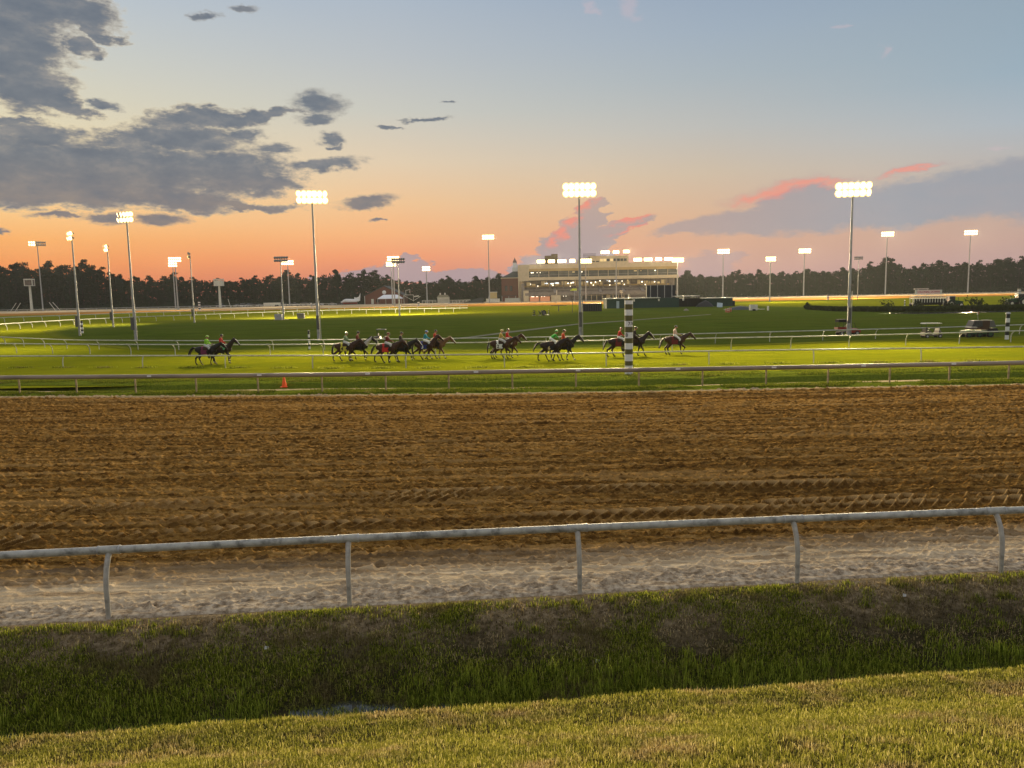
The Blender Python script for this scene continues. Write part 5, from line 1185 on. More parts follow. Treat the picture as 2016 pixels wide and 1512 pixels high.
def mane_mesh(head):
    hx, hz = HEADS[head]; b = MB()
    for k in range(15):
        t = k / 14; x = 0.50 + (0.56 + hx) * t; z = 1.50 + (0.42 + hz) * t
        b.tube([(x, 0.0, z), (x - 0.03, -0.07, z - 0.02), (x - 0.05, -0.13 + 0.05 * t, z - 0.20 + 0.06 * t)], [0.035, 0.04, 0.008], 5)
    b.tube([(1.10 + hx, 0, 1.96 + hz), (1.20 + hx, 0, 1.90 + hz), (1.26 + hx, 0, 1.78 + hz)], [0.03, 0.035, 0.006], 5)
    return b
def drape(x0, x1, w0, z_low, off, flare=0.0):  # cloth lying over the barrel
    n = 13; vs = []; fs = []
    for s_, x in ((0, x0), (1, (x0 + x1) / 2), (2, x1)):
        for k in range(n):
            a = -1 + 2 * k / (n - 1); an = a * math.pi / 2
            y = math.sin(an) * (0.29 + off); z = 1.20 + math.cos(an) * (0.29 + off) if abs(a) < 1 else 1.2
            if abs(a) > 0.72: y = math.copysign(0.285 + off, a); z = 1.20 + 0.10 - (abs(a) - 0.72) / 0.28 * (1.30 - z_low)
            vs.append((x, y, z))
    for s_ in range(2):
        for k in range(n - 1): fs.append((s_ * n + k, s_ * n + k + 1, (s_ + 1) * n + k + 1, (s_ + 1) * n + k))
    m = len(vs); vs += [(x, y * 0.965, z - 0.012) for x, y, z in vs]; fs += [tuple(i + m for i in reversed(f)) for f in fs]
    return MB().add(vs, fs, 0, True)
def set_slots(o, ms):
    for i, m_ in enumerate(ms): o.material_slots[i].link = 'OBJECT'; o.material_slots[i].material = m_
def cloth(name, c): return mat(name, c, 0.8, var=0.2, scale=6)
M_leather = cloth('dark_leather', (0.035, 0.018, 0.010)); M_blackcloth = cloth('black_cloth', (0.012, 0.012, 0.014)); M_whitecloth = cloth('white_cloth', (0.66, 0.66, 0.64))
CL = {'red': cloth('red_cloth', (0.42, 0.022, 0.016)), 'yellow': cloth('yellow_cloth', (0.45, 0.40, 0.05)), 'white': M_whitecloth, 'blue': cloth('blue_cloth', (0.018, 0.03, 0.16)), 'black': M_blackcloth, 'purple': cloth('purple_cloth', (0.13, 0.018, 0.06)),
      'maroon': cloth('maroon_cloth', (0.12, 0.014, 0.014)), 'lime': cloth('lime_cloth', (0.22, 0.50, 0.035)), 'green': cloth('bright_green_cloth', (0.04, 0.34, 0.045)), 'teal': cloth('teal_cloth', (0.02, 0.24, 0.30)), 'sage': cloth('sage_cloth', (0.20, 0.28, 0.16)),
      'straw': cloth('straw_cloth', (0.44, 0.31, 0.08)), 'dark': cloth('dark_jacket', (0.020, 0.014, 0.012)), 'rust': cloth('rust_cloth', (0.14, 0.03, 0.014)), 'pink': cloth('pale_pink_cloth', (0.52, 0.38, 0.34)), 'orange': cloth('orange_red_cloth', (0.50, 0.06, 0.02)),
      'jeans': cloth('dark_denim', (0.02, 0.022, 0.03)), 'palewhite': cloth('dull_white_cloth', (0.46, 0.46, 0.47)), 'mint': cloth('mint_cloth', (0.12, 0.42, 0.22))}
SKIN = mat('skin', (0.36, 0.19, 0.13), 0.55); M_eye = mat('eye', (0.012, 0.01, 0.01), 0.2)
SKULL = {c: mat('helmet_' + c, v, 0.3, spec=0.5) for c, v in (('lime', (0.30, 0.50, 0.06)), ('black', (0.012, 0.012, 0.014)), ('sage', (0.36, 0.44, 0.28)), ('maroon', (0.16, 0.02, 0.015)), ('blue', (0.05, 0.12, 0.42)), ('straw', (0.58, 0.46, 0.20)), ('green', (0.05, 0.34, 0.06)), ('dark', (0.03, 0.03, 0.02)))}
# rider: seat at the origin; slots 0 top, 1 trousers, 2 boots, 3 skin, 4 eyes
def rider_bones(kind):
    B = []; A = lambda p, q, r0, r1, m_=0: B.append((p, q, r0, r1, m_))
    lean = {'jockey': 0.10, 'crouch': 0.34, 'pony': 0.03}[kind]; T = 0.46
    sh = Vector((lean, 0, 0.12 + math.sqrt(max(0.02, T * T - lean * lean))))
    hp = Vector((-0.02, 0, 0.11 if kind != 'crouch' else 0.26)); sh = sh + Vector((hp.x, 0, hp.z - 0.11)); mid = (hp + sh) / 2
    A((hp.x, 0.07, hp.z), (hp.x, -0.07, hp.z), 0.125, 0.125, 1); A(hp, mid, 0.128, 0.120); A((mid.x, 0.03, mid.z), (sh.x - 0.02, 0.07, sh.z - 0.08), 0.115, 0.12); A((mid.x, -0.03, mid.z), (sh.x - 0.02, -0.07, sh.z - 0.08), 0.115, 0.12)
    A((sh.x, 0.14, sh.z - 0.02), (sh.x, -0.14, sh.z - 0.02), 0.07, 0.07)
    nk = sh + Vector((0.035 + lean * 0.1, 0, 0.09)); A(sh, nk, 0.062, 0.055, 3); hd = nk + Vector((0.035, 0, 0.10))
    A(hd + Vector((-0.02, 0, 0.045)), hd + Vector((0.02, 0, 0.03)), 0.092, 0.086, 3); A(hd + Vector((0.045, 0, -0.02)), hd + Vector((0.055, 0, -0.065)), 0.064, 0.045, 3)
    A(hd + Vector((0.105, 0, 0.005)), hd + Vector((0.122, 0, -0.025)), 0.013, 0.018, 3); A(hd + Vector((0.092, 0.016, -0.062)), hd + Vector((0.092, -0.016, -0.062)), 0.014, 0.014, 3)
    for s in (-1, 1):
        A(hd + Vector((0.100, s * 0.034, 0.018)), hd + Vector((0.101, s * 0.034, 0.017)), 0.012, 0.012, 4); A(hd + Vector((0.0, s * 0.088, 0.01)), hd + Vector((-0.005, s * 0.094, -0.03)), 0.018, 0.014, 3)
        el = sh + Vector((0.10 + lean * 0.3, s * 0.21, -0.26)); wr = Vector((0.40 + lean * 0.4, s * 0.075, 0.20 if kind != 'crouch' else 0.30))
        if kind == 'pony': wr = Vector((0.36, s * 0.10, 0.17)); el = sh + Vector((0.06, s * 0.23, -0.27))
        A(sh + Vector((0, s * 0.165, -0.02)), el, 0.062, 0.047); A(el, wr, 0.046, 0.031)
        pa = wr + Vector((0.065, -s * 0.008, -0.012)); A(wr, pa, 0.027, 0.033, 3)
        for k, L_ in enumerate((0.034, 0.040, 0.037, 0.028)):       # four fingers curled over the rein, thumb on top
            f0 = pa + Vector((0.026, s * 0.004, 0.028 - k * 0.019)); f1 = f0 + Vector((L_ * 0.8, -s * L_ * 0.55, -0.004)); f2 = f1 + Vector((-L_ * 0.55, -s * L_ * 0.7, -0.003))
            A(f0, f1, 0.0095, 0.009, 3); A(f1, f2, 0.009, 0.0075, 3)
        A(wr + Vector((0.03, -s * 0.02, 0.022)), pa + Vector((0.022, -s * 0.032, 0.040)), 0.012, 0.009, 3)
        h = hp + Vector((0.03, s * 0.10, -0.02))
        if kind == 'pony': kn = Vector((0.34, s * 0.33, -0.20)); an = Vector((0.24, s * 0.37, -0.62)); to = Vector((0.40, s * 0.40, -0.66))
        elif kind == 'jockey': kn = Vector((0.40, s * 0.31, -0.06)); an = Vector((0.16, s * 0.36, -0.42)); to = Vector((0.32, s * 0.38, -0.46))
        else: kn = Vector((0.36, s * 0.30, 0.0)); an = Vector((0.08, s * 0.34, -0.36)); to = Vector((0.24, s * 0.36, -0.40))
        A(h, kn, 0.105, 0.070, 1); ms = kn.lerp(an, 0.3); A(kn, ms, 0.068, 0.062, 1); A(ms, an, 0.062, 0.044, 2); A(an, to, 0.044, 0.034, 2)
    return [((*p,), (*q,), a, b_, m_) for p, q, a, b_, m_ in B], hd
RM = {}
def rider_mesh(kind):
    if kind not in RM:
        B, hd = rider_bones(kind); RM[kind] = (fuse('rider_body', B, 0.0105, 2, [M_whitecloth, M_whitecloth, M_black, SKIN, M_eye]), hd)
    return RM[kind]
def helmet_mesh(m):
    b = MB(); b.ball((-0.005, 0, 0.055), (0.118, 0.105, 0.088), 14, 8); b.tube([(0.06, 0, 0.035), (0.155, 0, 0.028)], [0.085, 0.05], 10, flat=0.12)
    return b.mesh('helmet', m)
SCALE = 0.97
def make_horse(label, px, py, gait, head, tail, coat_, legs=None, blaze=None, neck=None, hair=C_hair, socks=None, cloth_=None, number=None, num_col=None, yaw=0.0, nose='horse', cat='horse', ponysaddle=False, scale=1.0):
    p = gp(px, py); me, pl = horse_mesh(gait, head)
    t = thing('horse', label, cat, p, math.radians(yaw), 'horses walking on the turf course'); t.scale = (SCALE * scale,) * 3
    o = link('body', me, t); legs = legs or coat_
    set_slots(o, [coat_, legs, blaze or coat_, C_hoof, neck or coat_, socks or legs])
    if tail not in TAILS: TAILS[tail] = tail_mesh(tail).mesh('tail', C_hair)
    tl = link('tail', TAILS[tail], t); set_slots(tl, [hair])
    mn = mane_mesh(head).build('mane', hair, t)
    if cloth_:
        c = drape(-0.34, 0.16, 0, 0.86, 0.014).build('saddle_cloth', CL[cloth_], t)
        if number:
            nm = text_mesh(number, 0.36, num_col or M_black, 0.004, 0.012); q = link('number', nm, c, (-0.20, -0.318, 1.02)); q.rotation_euler = (math.radians(90), 0, 0)
        drape(-0.16, 0.20, 0, 1.22, 0.032).build('saddle', M_leather, t)
    else:
        drape(-0.30, 0.24, 0, 1.02, 0.014).build('saddle_pad', M_blackcloth, t)
        s = drape(-0.22, 0.22, 0, 1.12, 0.034); s.tube([(0.20, 0, 1.50), (0.27, 0, 1.60)], [0.05, 0.03], 8); s.build('saddle', M_leather, t)
    b = MB(); r0 = Vector(pl)
    b.tube([r0 + Vector((0.02, 0.10, -0.02)), r0 + Vector((0.20, 0.098, -0.20)), r0 + Vector((0.335, 0.075, -0.35))], 0.011, 5); b.tube([r0 + Vector((0.02, -0.10, -0.02)), r0 + Vector((0.20, -0.098, -0.20)), r0 + Vector((0.335, -0.075, -0.35))], 0.011, 5)
    b.tube([r0 + Vector((0.30, y, -0.30)) + Vector((0.05 * math.cos(a), 0, 0.05 * math.sin(a))) for a, y in ((0.8, -0.05), (0.8, 0.05))], 0.012, 5)
    for s in (-1, 1): b.tube([r0 + Vector((0.34, s * 0.07, -0.36)), Vector((0.80, s * 0.12, 1.46)), Vector((0.44, s * 0.08, 1.66))], 0.009, 5)
    b.build('bridle', M_leather, t)
    return t
def make_rider(label, horse, kind, top, legs, helmet, boots='black', lift=0.0, dx=0.0):
    me, hd = rider_mesh(kind); q = Vector((-0.02 + dx, 0, 1.46 + lift))
    M = Matrix.Rotation(horse.rotation_euler.z, 4, 'Z')
    t = thing('person', label, 'person', Vector(horse.location) + M @ (q * horse.scale.x), horse.rotation_euler.z, 'riders in the post parade'); t.scale = horse.scale
    o = link('body', me, t); set_slots(o, [CL[top], CL[legs], CL[boots], SKIN, M_eye])
    link('helmet', helmet_mesh(SKULL[helmet]), t, hd)
    return t
Y6 = mat('cream_number', (0.55, 0.42, 0.18), 0.7)
# A  (pixel columns are the middle of each barrel)
h = make_horse('almost black horse at the left with its tail streaming out and a purple cloth', 408, 718.5, 0, 1, 2, C_black, cloth_='purple')
make_rider('jockey in lime and yellow silks with a lime helmet', h, 'jockey', 'lime', 'palewhite', 'lime')
h = make_horse('dark bay horse with a white blaze beside the lime jockey', 438, 715.5, 2, 2, 0, C_darkbay, C_bl, C_white, hair=C_hair, socks=C_white)
make_rider('rider in a red shirt and black helmet on the white-blazed bay at the left', h, 'pony', 'red', 'mint', 'black')
# B
h = make_horse('brown bay racehorse under a yellow cloth with the number 4', 681, 711, 1, 1, 0, C_bay, C_bl, cloth_='yellow', number='4')
make_rider('jockey in pale sage silks and a sage helmet on the yellow cloth', h, 'jockey', 'sage', 'palewhite', 'sage')
h = make_horse('paint horse with a white neck and black head', 706, 709.5, 2, 0, 0, C_black, C_bl, neck=C_white, hair=C_hair, socks=C_white)
make_rider('rider in a dark rust jacket on the white-necked horse', h, 'pony', 'rust', 'dark', 'black')
# C
h = make_horse('bay racehorse under a plain red cloth', 763, 714, 3, 1, 1, C_bay, C_bl, cloth_='red')
make_rider('jockey in maroon silks and a maroon helmet on the red cloth', h, 'jockey', 'maroon', 'palewhite', 'maroon')
h = make_horse('black horse with a broad white face beside the red cloth', 791, 712.5, 1, 1, 0, C_black, C_bl, C_white, socks=C_white)
make_rider('rider in a black jacket on the white-faced black horse', h, 'pony', 'dark', 'jeans', 'black')
# D
h = make_horse('bay racehorse under a blue cloth with the number 3', 838, 707.5, 3, 2, 0, C_bay, C_bl, cloth_='blue', number='3', num_col=M_whitecloth)
make_rider('jockey in teal silks and a blue helmet on the blue cloth', h, 'jockey', 'teal', 'white', 'blue')
h = make_horse('light tan horse with a white face ahead of the blue cloth', 858, 706, 0, 1, 0, C_pal, C_pal, C_white, hair=C_flax, socks=C_white)
make_rider('rider in a bright red vest and black helmet on the tan horse', h, 'pony', 'orange', 'dark', 'black')
# E
h = make_horse('reddish bay racehorse under a white cloth with the number 2', 986, 706.5, 2, 1, 0, C_bay, C_bl, cloth_='white', number='2')
make_rider('jockey in straw yellow silks and a straw helmet on the white cloth', h, 'jockey', 'straw', 'palewhite', 'straw')
h = make_horse('chestnut horse with a long white blaze beside the number 2', 1000, 704.5, 1, 0, 0, C_chest, C_bl, C_white, hair=C_hair)
make_rider('rider in a red shirt half hidden behind the straw yellow jockey', h, 'pony', 'red', 'white', 'dark')
# F
h = make_horse('dark bay racehorse with lifted tail under a black cloth with the number 6', 1086, 711, 3, 1, 2, C_darkbay, C_bl, cloth_='black', number='6', num_col=Y6)
make_rider('jockey in green silks crouched in the stirrups with a green helmet', h, 'crouch', 'green', 'white', 'green')
h = make_horse('black horse in front of the middle light pole', 1110, 709.5, 0, 0, 0, C_black, C_bl, socks=C_white)
make_rider('rider in an orange red shirt and black helmet beside the crouching green jockey', h, 'pony', 'orange', 'dark', 'black')
# G
h = make_horse('dark bay racehorse under a maroon cloth, partly behind the striped pole', 1219, 702.5, 1, 1, 1, C_darkbay, C_bl, cloth_='maroon')
make_rider('jockey in red and white silks half hidden by the striped pole', h, 'jockey', 'red', 'white', 'maroon')
h = make_horse('dark brown horse just right of the striped pole', 1250, 701, 0, 0, 0, C_darkbay, C_bl, C_white)
make_rider('rider in a black jacket emerging behind the striped pole', h, 'pony', 'dark', 'dark', 'dark')
# H
h = make_horse('chestnut bay horse walking alone at the head of the parade', 1329, 698, 2, 1, 1, C_bay, C_darkbay, cloth_='maroon')
make_rider('outrider in a pale shirt and white breeches, riding alone', h, 'pony', 'pink', 'white', 'dark', boots='black')

# ------------------------------------------------------------------ marker posts, cone
M_olive = mat('olive_paint', (0.090, 0.085, 0.030), 0.5, var=0.2, scale=4); M_mwhite = mat('marker_white', (0.62, 0.63, 0.64), 0.45, var=0.12, scale=4); M_mblack = mat('marker_black', (0.015, 0.02, 0.02), 0.5)
def bend_text(body, size, R, phi, z, m, parent):
    me = text_mesh(body, size, m, 0.0, 0.004)
    bm = bmesh.new(); bm.from_mesh(me); bmesh.ops.subdivide_edges(bm, edges=bm.edges, cuts=1)
    for v in bm.verts:
        a = v.co.x / R + phi; v.co = Vector((math.sin(a) * (R + 0.004), -math.cos(a) * (R + 0.004), z + v.co.y))
    bm.to_mesh(me); bm.free(); return link('lettering', me, parent)
def striped(label, p, H, R, bands, mA, mB, group='striped distance posts', cap=None):
    t = thing('distance_post', label, 'marker post', p, 0, group); b = MB(); n = 20
    zs = [H * q for q in bands]
    for k in range(len(zs) - 1):
        vs = [(R * math.cos(6.28318 * i / n), R * math.sin(6.28318 * i / n), z) for z in (zs[k], zs[k + 1]) for i in range(n)]
        b.add(vs, [(i, (i + 1) % n, n + (i + 1) % n, n + i) for i in range(n)], k % 2, True)
    b.add([(R * math.cos(6.28318 * i / n), R * math.sin(6.28318 * i / n), H) for i in range(n)], [tuple(range(n))], (len(zs)) % 2)
    b.build('shaft', [mA, mB], t)
    if cap: MB().tube([(0, 0, H), (0, 0, H + R * 0.6), (0, 0, H + R)], [R * 1.25, R * 1.2, R * 0.3], 14).build('cap', cap, t)
    return t
p = gp(1238, 739); d = p.y; pxm = FPX / d
rows = [1130, 998, 938, 850, 783, 705, 638, 563, 490, 415, 343, 268, 198, 150, 127]; Hm = (1130 - 127) / 6.72 / pxm * 1.012
t = striped('tall thick white and olive striped pole marked 7/8 beside the dirt track', (p.x, p.y, 0), Hm, 0.247, [(1130 - r_0) / (1130 - 127) for r_0 in rows], M_mwhite, M_olive, group='striped distance posts')
zt = lambda r_0: (1130 - r_0) / (1130 - 127) * Hm
bend_text('7/8', 0.30, 0.247, 0.42, zt(452), M_black, t); bend_text('7/8', 0.30, 0.247, -1.15, zt(600), M_black, t)
def small_post(px, py, top, w, n, label, mA=M_mwhite, mB=M_mblack, cap=None):
    p = gp(px, py); H = at(px, top, p.y).z; return striped(label, p, H, w, [i / n for i in range(n + 1)], mA, mB, cap=cap)
small_post(609.5, 688, 652, 0.095, 6, 'short black and white striped post at the foot of the tall left pole', cap=M_housing)
small_post(1982, 668, 618, 0.165, 6, 'black and white striped post near the right edge beyond the rails', cap=M_steel)
small_post(162, 656, 632, 0.20, 6, 'small black and white striped post against the left turn')
small_post(393, 611, 592, 0.45, 8, 'white banded post at the far dirt track left of the white lookout box')
small_post(613, 604, 595, 0.40, 6, 'tiny banded post at the far track behind the tall left pole')
small_post(824, 603, 593, 0.45, 6, 'tiny banded post at the far track below the bent frame')
small_post(1781, 602, 590.5, 0.14, 5, 'thin black and white striped post left of the starting gate')
small_post(2006, 585, 568, 0.55, 8, 'banded white post at the far track near the right edge', M_mwhite, M_conc)
small_post(1630, 590, 580, 0.35, 4, 'pale post at the far track left of the tall right pole', M_mwhite, M_conc)
p = gp(560, 762, -0.15); t = thing('traffic_cone', 'orange traffic cone in the grass under the brown-covered rail', 'cone', p)
MB().tube([(0, 0, 0.03), (0, 0, 0.06), (0, 0, 0.75)], [0.15, 0.145, 0.03], 16).build('cone', M_orange, t); MB().box((0, 0, 0.02), (0.40, 0.40, 0.045)).build('base', M_orange, t)

# ------------------------------------------------------------------ vehicles
def wheel(parent, x, y, r, w, hub=M_steel, name='wheel'):
    b = MB(); b.tube([(0, -w / 2, 0), (0, -w * 0.4, 0), (0, w * 0.4, 0), (0, w / 2, 0)], [r * 0.86, r, r, r * 0.86], 18)
    o = b.build(name, M_dark, parent, (x, y, r)); s = -1 if y < 0 else 1
    MB().tube([(0, s * w * 0.42, 0), (0, s * w * 0.54, 0)], r * 0.55, 12).build('hub', hub, o)
    return o
def person_seat(loc): pass
def car(label, px, Y, col_, typ='sedan', yaw=0.0, flip=False):
    p = base_at(px, Y); t = thing('parked_car', label, 'car', p, math.radians(yaw + (180 if flip else 0)), 'cars parked by the far wood')
    w = 0.9
    if typ == 'sedan': body = [(-2.3, 0.35), (2.3, 0.35), (2.35, 0.75), (1.3, 0.95), (-1.7, 1.0), (-2.35, 0.9)]; cab = [(1.25, 0.95), (0.45, 1.42), (-0.95, 1.45), (-1.75, 1.0)]
    elif typ == 'van': body = [(-2.5, 0.35), (2.5, 0.35), (2.55, 0.95), (1.6, 1.1), (-2.5, 1.1)]; cab = [(1.7, 1.1), (0.9, 1.85), (-2.4, 1.9), (-2.5, 1.1)]
    else: body = [(-2.8, 0.45), (2.8, 0.45), (2.85, 1.0), (1.6, 1.15), (-2.8, 1.1)]; cab = [(1.5, 1.15), (0.8, 1.8), (-0.7, 1.8), (-0.85, 1.1)]
    MB().prism(body, 'y', -w, w).build('body', col_, t)
    MB().prism(cab, 'y', -w * 0.86, w * 0.86).build('cabin', M_glass, t)
    tp = [q for q in cab if q[1] > 1.3]; xs = [q[0] for q in tp]; z = max(q[1] for q in tp)
    MB().span(min(xs), max(xs), -w * 0.8, w * 0.8, z, z + 0.06).build('roof', col_, t)
    for x in (-1.45, 1.45):
        for y in (-w, w): wheel(t, x, y, 0.36, 0.25)
    return t
paint = lambda n, c: mat('car_paint_' + n, c, 0.25, var=0.05, spec=0.6)
P_w, P_s, P_d, P_r, P_b = paint('white', (0.62, 0.63, 0.65)), paint('silver', (0.38, 0.39, 0.41)), paint('dark', (0.04, 0.04, 0.045)), paint('red', (0.22, 0.03, 0.03)), paint('blue', (0.08, 0.12, 0.2))
cars = [(405, P_d, 'sedan', 0, 'dark sedan first in the row, right of the banded post'), (435, P_s, 'van', 0, 'silver van below the white lookout box'), (467, P_w, 'sedan', 80, 'white car seen end on, left of four in a row'), (480, P_w, 'van', 80, 'white van seen end on, second of four in a row'),
        (491, P_s, 'van', 75, 'silver van seen end on, third of four in a row'), (502, P_d, 'van', 80, 'dark van seen end on, fourth of four in a row'), (511, P_s, 'sedan', 80, 'silver car just left of the pale flatbed trailer'), (537, P_d, 'sedan', 0, 'dark car showing over the pale flatbed trailer'), (560, P_w, 'sedan', 0, 'white car just right of the pale flatbed trailer'),
        (580, P_w, 'pickup', 0, 'white pickup right of the pole behind the cars'), (598, P_s, 'van', 0, 'silver van left of the tall left pole'), (612, P_w, 'sedan', 0, 'bright white sedan beside the tall left pole'), (627, P_w, 'pickup', 0, 'white pickup right of the tall left pole'), (655, P_s, 'sedan', 0, 'grey car left of the aircraft-shaped float'), (668, P_d, 'sedan', 5, 'dark car at the nose of the aircraft-shaped float'),
        (944, P_w, 'sedan', 0, 'white car above the dark ramp left of the yellow booth')]
for i, (px, c, ty, yaw, lab) in enumerate(cars): car(lab, px, 434 + (i % 3) * 3, c, ty, yaw, i % 2 == 0)

M_roofw = mat('cream_roof', (0.62, 0.58, 0.46), 0.4, var=0.1); M_seatm = mat('seat_vinyl', (0.10, 0.09, 0.07), 0.6)
# golf cart
p = gp(1833, 665); g_ = thing('golf_cart', 'cream roofed golf cart parked beyond the rails', 'golf cart', p); g_.scale = (0.74,) * 3
MB().prism([(-1.15, 0.3), (1.2, 0.3), (1.25, 0.55), (0.95, 0.85), (0.7, 0.95), (0.6, 0.45), (-0.2, 0.45), (-0.25, 0.72), (-1.1, 0.78)], 'y', -0.58, 0.58).build('body', mat('dark_cart_body', (0.12, 0.10, 0.09), 0.4, var=0.2), g_)
MB().box((-0.55, 0, 0.85), (0.55, 1.1, 0.16)).box((-0.85, 0, 1.1), (0.12, 1.1, 0.5)).build('seat', M_seatm, g_)
b = MB(); b.prism([(-1.2, 1.84), (1.05, 1.84), (0.95, 1.93), (-1.05, 1.96)], 'y', -0.62, 0.62); b.build('roof', M_roofw, g_)
for x0, x1 in ((0.85, 0.75), (-0.95, -1.0)):
    for y in (-0.55, 0.55): MB().tube([(x0, y, 0.75), (x1, y, 1.85)], 0.025, 6).build('roof_post', M_black, g_)
MB().prism([(0.72, 0.95), (0.96, 0.9), (0.92, 1.0), (0.78, 1.32)], 'y', -0.5, 0.5).build('windscreen', mat('pale_screen', (0.36, 0.36, 0.34), 0.3), g_)
MB().tube([(0.55, 0.2, 0.85), (0.38, 0.2, 1.1)], 0.02, 6).tube([(0.38 + 0.0, 0.2 + 0.16 * math.cos(a), 1.1 + 0.12 * math.sin(a)) for a in np.linspace(0, 6.28, 12)], 0.015, 5).build('steering_wheel', M_black, g_)
for x in (-0.8, 0.85):
    for y in (-0.55, 0.55): wheel(g_, x, y, 0.24, 0.2)
# red utility vehicle
p = gp(1668, 660); u = thing('utility_vehicle', 'red utility vehicle with a dark canopy behind the tall right pole', 'utility vehicle', p); u.scale = (0.68,) * 3
MB().prism([(0.3, 0.4), (1.75, 0.4), (1.75, 0.85), (1.25, 1.05), (0.5, 1.0), (0.3, 0.7)], 'y', -0.7, 0.7).build('bonnet', M_red, u)
b = MB(); b.box((-0.95, 0, 0.95), (1.6, 1.4, 0.06)); b.box((-0.95, -0.68, 1.12), (1.6, 0.05, 0.3)); b.box((-0.95, 0.68, 1.12), (1.6, 0.05, 0.3)); b.box((-1.74, 0, 1.12), (0.05, 1.4, 0.3)); b.build('cargo_bed', M_red, u)
MB().box((0.0, 0, 0.55), (3.0, 1.1, 0.2)).build('chassis', M_black, u); MB().box((0.15, 0, 0.95), (0.5, 1.2, 0.2)).box((-0.1, 0, 1.25), (0.12, 1.2, 0.5)).build('seat', M_black, u)
MB().box((-0.95, 0, 2.25), (1.4, 1.3, 0.42)).build('canopy', M_blackcloth, u)
for y in (-0.62, 0.62):
    MB().tube([(1.05, y, 1.0), (0.75, y, 1.9), (-0.1, y, 1.95), (-0.15, y, 0.9)], 0.03, 6).build('roll_bar', M_black, u)
    for x in (-1.55, -0.35): MB().tube([(x, y, 1.0), (x, y, 2.1)], 0.03, 6).build('canopy_post', M_black, u)
MB().ball((1.72, -0.5, 0.8), (0.06, 0.1, 0.08), 8, 5).ball((1.72, 0.5, 0.8), (0.06, 0.1, 0.08), 8, 5).build('headlight', M_cream, u)
for x in (-1.15, 1.2):
    for y in (-0.66, 0.66): wheel(u, x, y, 0.34, 0.26)
# dark cart behind the horses
p = gp(752, 672); u = thing('utility_vehicle', 'dark cart with a flat canopy behind the horses, left of the maroon jockey', 'utility vehicle', p); u.scale = (0.60,) * 3
MB().prism([(-1.4, 0.35), (1.3, 0.35), (1.35, 0.7), (0.9, 0.95), (0.5, 0.95), (0.4, 0.55), (-0.2, 0.55), (-0.3, 0.9), (-1.4, 0.95)], 'y', -0.65, 0.65).build('body', mat('dark_cart_body', (0.09, 0.07, 0.06), 0.4), u)
MB().box((-0.05, 0, 2.2), (1.7, 1.4, 0.12)).build('canopy', mat('grey_canopy', (0.14, 0.14, 0.135), 0.6), u); MB().box((-0.4, 0, 0.98), (0.5, 1.1, 0.15)).box((-0.65, 0, 1.25), (0.1, 1.1, 0.5)).build('seat', M_black, u)
for x in (-0.8, 0.7):
    for y in (-0.6, 0.6): MB().tube([(x, y, 0.9), (x, y, 2.16)], 0.035, 6).build('canopy_post', M_black, u)
MB().tube([(0.9, 0, 1.15), (1.7, 0, 1.15)], 0.05, 6).build('boom', M_housing, u)
for x in (-0.9, 0.9):
    for y in (-0.6, 0.6): wheel(u, x, y, 0.36, 0.28, M_housing)
# tractor with a tank and trapezoid hoods
p = gp(1924, 664); t = thing('water_wagon', 'dark green work truck with sloping grey covers and a small flag, near the right edge', 'truck', p); t.scale = (0.66,) * 3
MB().box((-0.55, 0, 0.75), (3.0, 1.6, 0.5)).box((-1.5, 0, 1.0), (1.2, 1.7, 0.12)).build('chassis', M_green, t)
MB().prism([(-1.35, 1.55), (0.25, 1.55), (0.15, 2.45), (-0.95, 2.45)], 'y', -0.75, 0.75).build('cab_cover', mat('grey_cover', (0.045, 0.045, 0.05), 0.5, var=0.3), t)
MB().prism([(-1.45, 1.42), (-0.6, 1.42), (-0.7, 1.62), (-1.38, 1.62)], 'y', -0.78, 0.78).build('windscreen_band', mat('dull_white_band', (0.34, 0.33, 0.30), 0.5), t)
MB().box((-0.5, 0, 1.28), (1.9, 1.5, 0.16)).build('red_body', mat('dull_maroon', (0.05, 0.014, 0.010), 0.6), t)
MB().prism([(0.35, 1.2), (1.25, 1.2), (1.3, 2.4), (0.4, 2.4)], 'y', -0.7, 0.7).build('brown_box', mat('brown_panel', (0.06, 0.035, 0.022), 0.7), t)
MB().prism([(1.35, 1.45), (2.25, 1.45), (1.85, 2.4), (1.35, 2.4)], 'y', -0.7, 0.7).build('rear_hood', mat('light_grey_cover', (0.11, 0.11, 0.105), 0.5), t); MB().box((1.2, 0, 2.47), (0.9, 1.2, 0.07)).build('roof', mat('dull_cream', (0.34, 0.31, 0.23), 0.5), t)
MB().prism([(0.9, 0.65), (2.7, 0.65), (2.35, 1.3), (1.0, 1.3)], 'y', -0.75, 0.75).build('engine', M_black, t)
MB().tube([(0.0, 0, 2.45), (-0.12, 0, 3.3)], 0.02, 6).build('flag_staff', M_steel, t); MB().box((-0.14, 0, 3.45), (0.16, 0.04, 0.34)).build('flag', M_offw, t); MB().box((0.0, 0, 3.5), (0.14, 0.04, 0.3)).build('flag', M_red, t)
for x, r in ((-1.7, 0.42), (-0.2, 0.42), (1.35, 0.5)):
    for y in (-0.75, 0.75): wheel(t, x, y, r, 0.34, M_green)
